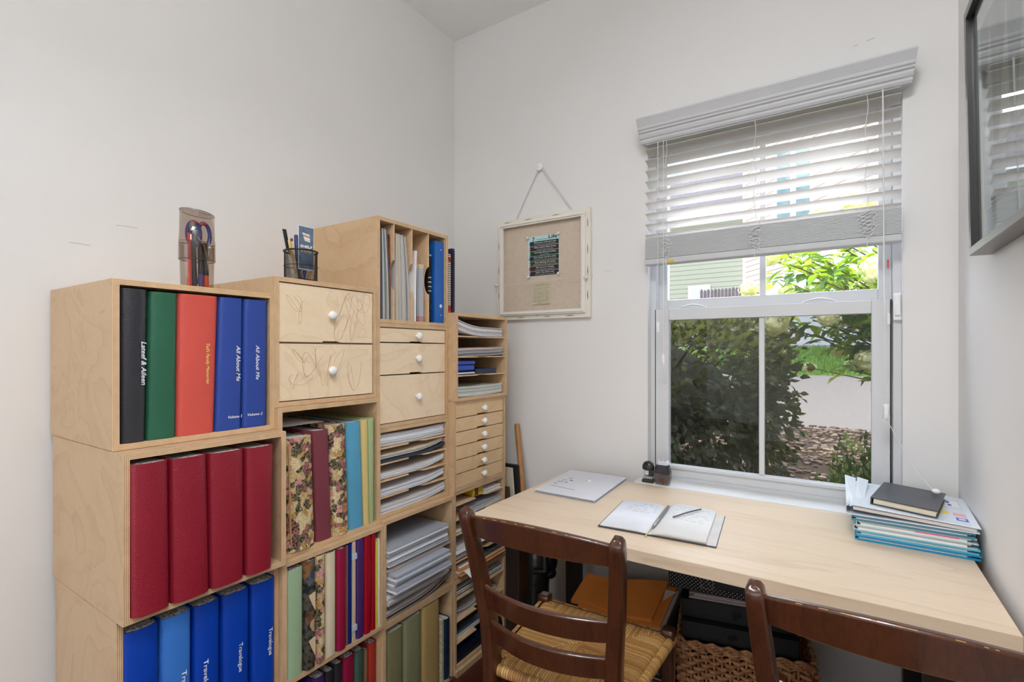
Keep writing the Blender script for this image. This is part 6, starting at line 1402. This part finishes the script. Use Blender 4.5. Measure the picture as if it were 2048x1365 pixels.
# siding helper: lapped boards on a vertical plane from A to B
def siding(mb, A, B, z0, z1, pitch, mi=0, lap=.018):
    A = Vector(A); B = Vector(B); d = (B-A).normalized(); n_ = Vector((d.y, -d.x, 0)); z = z0
    while z < z1-1e-4:
        zt_ = min(z+pitch, z1); a = [A+n_*lap, B+n_*lap, B, A]
        mb.add([(a[0].x, a[0].y, z), (a[1].x, a[1].y, z), (a[2].x, a[2].y, zt_), (a[3].x, a[3].y, zt_), (a[2].x, a[2].y, z), (a[3].x, a[3].y, z)], [(0, 1, 2, 3), (0, 5, 4, 1)], mi); z = zt_
    return mb
# beige house: long wall receding to the left
hs = thing('beige_house', 'beige sided house with white garage door and trims across the road', 'house', (0, 16, 1.4))
beige = mat('beige_siding', (206, 184, 166), .8, var=.02); whtr = mat('house_white_trim', (240, 238, 234), .6)
HA = PY(1487, 600, 21.5); HB = PY(1800, 600, 15.6)
A = Vector((HA.x, HA.y, 0)); B = Vector((HB.x, HB.y, 0)); dAB = (B-A).normalized(); nAB = Vector((dAB.y, -dAB.x, 0))
siding(MB(), A, B+dAB*.8, 1.35, 13, .20).build('sided_wall', beige, hs)
MB().loft([[A+nAB*.03+Vector((0, 0, 1.3)), A+nAB*.03+dAB*.16+Vector((0, 0, 1.3)), A-nAB*.1+dAB*.16+Vector((0, 0, 1.3)), A-nAB*.1+Vector((0, 0, 1.3))], [A+nAB*.03+Vector((0, 0, 13)), A+nAB*.03+dAB*.16+Vector((0, 0, 13)), A-nAB*.1+dAB*.16+Vector((0, 0, 13)), A-nAB*.1+Vector((0, 0, 13))]], 0, False).build('corner_trim', whtr, hs)
def onwall(u, v, off=0):
    r = Vector(ray(u, v)); P0 = A+nAB*off; t_ = (P0.x*nAB.x+P0.y*nAB.y)/(r.x*nAB.x+r.y*nAB.y); p = r*t_; return Vector((p.x, p.y, p.z+CAM_H))
def wquad(name, corners, off, m_, par, th=.05):
    f_ = [onwall(u, v, off) for u, v in corners]; bk_ = [p-nAB*th for p in f_]
    return MB().loft([bk_, f_], 0, False).build(name, m_, par)
wgl = mat('house_glass', (120, 140, 132), .2, var=.2, scale=2)
for u0, u1, vt, vb in ((1551, 1584, 292, 452), (1589, 1624, 286, 448)):
    pl = onwall(u0, vt, .05); pr_ = onwall(u1, vt, .05); zt_ = (pl.z+pr_.z)/2; pb_ = onwall(u0, vb, .05).z
    for name, i0, zz0, zz1, off, m_, in (('window', 0, pb_, zt_, .05, whtr), ('pane', .12, pb_+.12, zt_-.12, .075, wgl)):
        a_ = pl+(pr_-pl).normalized()*i0; b_ = pr_-(pr_-pl).normalized()*i0; o_ = nAB*(off-.05)
        wobj = MB().loft([[(a_+o_).xy.to_3d()+Vector((0, 0, zz0)), (b_+o_).xy.to_3d()+Vector((0, 0, zz0)), (b_+o_-nAB*.05).xy.to_3d()+Vector((0, 0, zz0)), (a_+o_-nAB*.05).xy.to_3d()+Vector((0, 0, zz0))], [(a_+o_).xy.to_3d()+Vector((0, 0, zz1)), (b_+o_).xy.to_3d()+Vector((0, 0, zz1)), (b_+o_-nAB*.05).xy.to_3d()+Vector((0, 0, zz1)), (a_+o_-nAB*.05).xy.to_3d()+Vector((0, 0, zz1))]], 0, False).build(name, m_, hs if name == 'window' else prev_w)
        if name == 'window': prev_w = wobj
# garage wing in front: white door wall facing the window, with raked white board
GYw = 15.2; gl0 = PY(1538, 690, GYw).x; gr0 = PY(1860, 690, GYw).x
gz0 = 1.40; p1 = PY(1528, 602, GYw); p2 = PY(1625, 545, GYw); sl_ = (p2.z-p1.z)/(p2.x-p1.x)
zl = lambda x: p1.z+(x-p1.x)*sl_
gw = MB(); gw.add([(gl0, GYw, gz0), (gr0, GYw, gz0), (gr0, GYw, zl(gr0)), (gl0, GYw, zl(gl0))], [(0, 1, 2, 3)]); gw.add([(gl0, GYw, gz0), (gl0, GYw, zl(gl0)), (gl0+.3, GYw+4, zl(gl0)), (gl0+.3, GYw+4, gz0)], [(0, 1, 2, 3)])
gw.build('garage_wall', mat('garage_white', (244, 242, 238), .7), hs)
gd_ = MB()
for k in range(4): gd_.box(gl0+.35, gr0-.3, GYw-.05, GYw-.01, gz0+.02+k*.5, gz0+.50+k*.5-.02)
gd_.build('garage_door', mat('garage_door_white', (246, 244, 242), .6), hs)
rk = MB(); x0_, x1_ = gl0-.35, gr0
rk.loft([[(x0_, GYw-.35, zl(x0_)), (x0_, GYw-.02, zl(x0_)), (x0_, GYw-.02, zl(x0_)+.26), (x0_, GYw-.35, zl(x0_)+.26)], [(x1_, GYw-.35, zl(x1_)), (x1_, GYw-.02, zl(x1_)), (x1_, GYw-.02, zl(x1_)+.26), (x1_, GYw-.35, zl(x1_)+.26)]], 0, False)
rk.build('rake_board', whtr, hs)
# green house on the left behind the fence
gh = thing('green_house', 'sage green sided house with a dark roof, behind the wooden fence', 'house', (-8, 22, 1.4))
GY = 23.0; xa, xb_ = PY(1200, 600, GY).x, PY(1492, 600, GY).x; zev = PY(1420, 430, GY).z
siding(MB(), (xa, GY, 0), (xb_, GY, 0), 1.4, zev, .205).build('sided_wall', mat('sage_siding', (158, 158, 134), .85, var=.02), gh)
ztp_ = PY(1400, 352, GY+3).z
MB().loft([[(xa-.3, GY-.5, zev-.02), (xb_+1.2, GY-.5, zev-.02), (xb_+1.2, GY-.5, zev+.16), (xa-.3, GY-.5, zev+.16)], [(xa-.3, GY+3.2, ztp_-.1), (xb_+1.2, GY+3.2, ztp_-.1), (xb_+1.2, GY+3.2, ztp_+.08), (xa-.3, GY+3.2, ztp_+.08)]], 0, False).build('roof', mat('roof_shingle', (112, 102, 98), .9, var=.2, scale=12), gh)
MB().box(xa-.3, xb_+1.2, GY-.53, GY-.48, zev-.18, zev+.14).build('fascia', whtr, gh)
dx0, dx1 = PY(1376, 600, GY-.05).x, PY(1421, 600, GY-.05).x
MB().box(dx0, dx1, GY-.06, GY-.005, 1.4, PY(1400, 571, GY-.05).z).build('door', mat('door_pale', (206, 200, 192), .7), gh)
MB().box(dx0+.16, dx1-.16, GY-.08, GY-.06, 1.4, PY(1400, 577, GY-.05).z).build('door_panel', mat('door_panel', (186, 182, 174), .7), gh)
# wooden fence
FYy = 17.0; fx0, fx1 = PY(1400, 600, FYy).x, PY(1500, 600, FYy).x; fz1 = PY(1440, 577, FYy).z
fn = thing('wooden_fence', 'weathered dark wooden picket fence in front of the green house', 'fence', ((fx0+fx1)/2, FYy, 1.4))
n = 14; pwd = (fx1-fx0)/n; fmat = mat('fence_wood', (104, 92, 92), .9, var=.25, scale=5)
for k in range(n):
    x = fx0+k*pwd; h = fz1-.03*abs(sin(k*1.7))+.03*k/n
    MB().prism([(x+.01, 1.35), (x+pwd-.01, 1.35), (x+pwd-.01, h-.05), (x+pwd-.04, h), (x+.04, h), (x+.01, h-.05)], FYy-.02, FYy, fn=lambda x, z, y: (x, y, z)).build('picket', fmat, fn)
MB().box(fx0, fx1, FYy+.001, FYy+.04, 1.75, 1.84).box(fx0, fx1, FYy+.001, FYy+.04, 2.5, 2.59).build('rail', fmat, fn)
gp = thing('picket_gate', 'pale grey picket gate at the left end of the dark fence', 'gate', (fx0-.5, FYy, 1.4)); pg_ = mat('gate_grey', (196, 188, 176), .9)
gx = PY(1368, 600, FYy).x; n = 9; pw2 = (fx0-gx)/n
for k in range(n): MB().box(gx+k*pw2+.01, gx+(k+.62)*pw2, FYy-.02, FYy, 1.35, fz1-.30+.26*k/n).build('picket', pg_, gp)
MB().box(gx, fx0-.01, FYy+.001, FYy+.03, 1.8, 1.88).build('rail', pg_, gp)
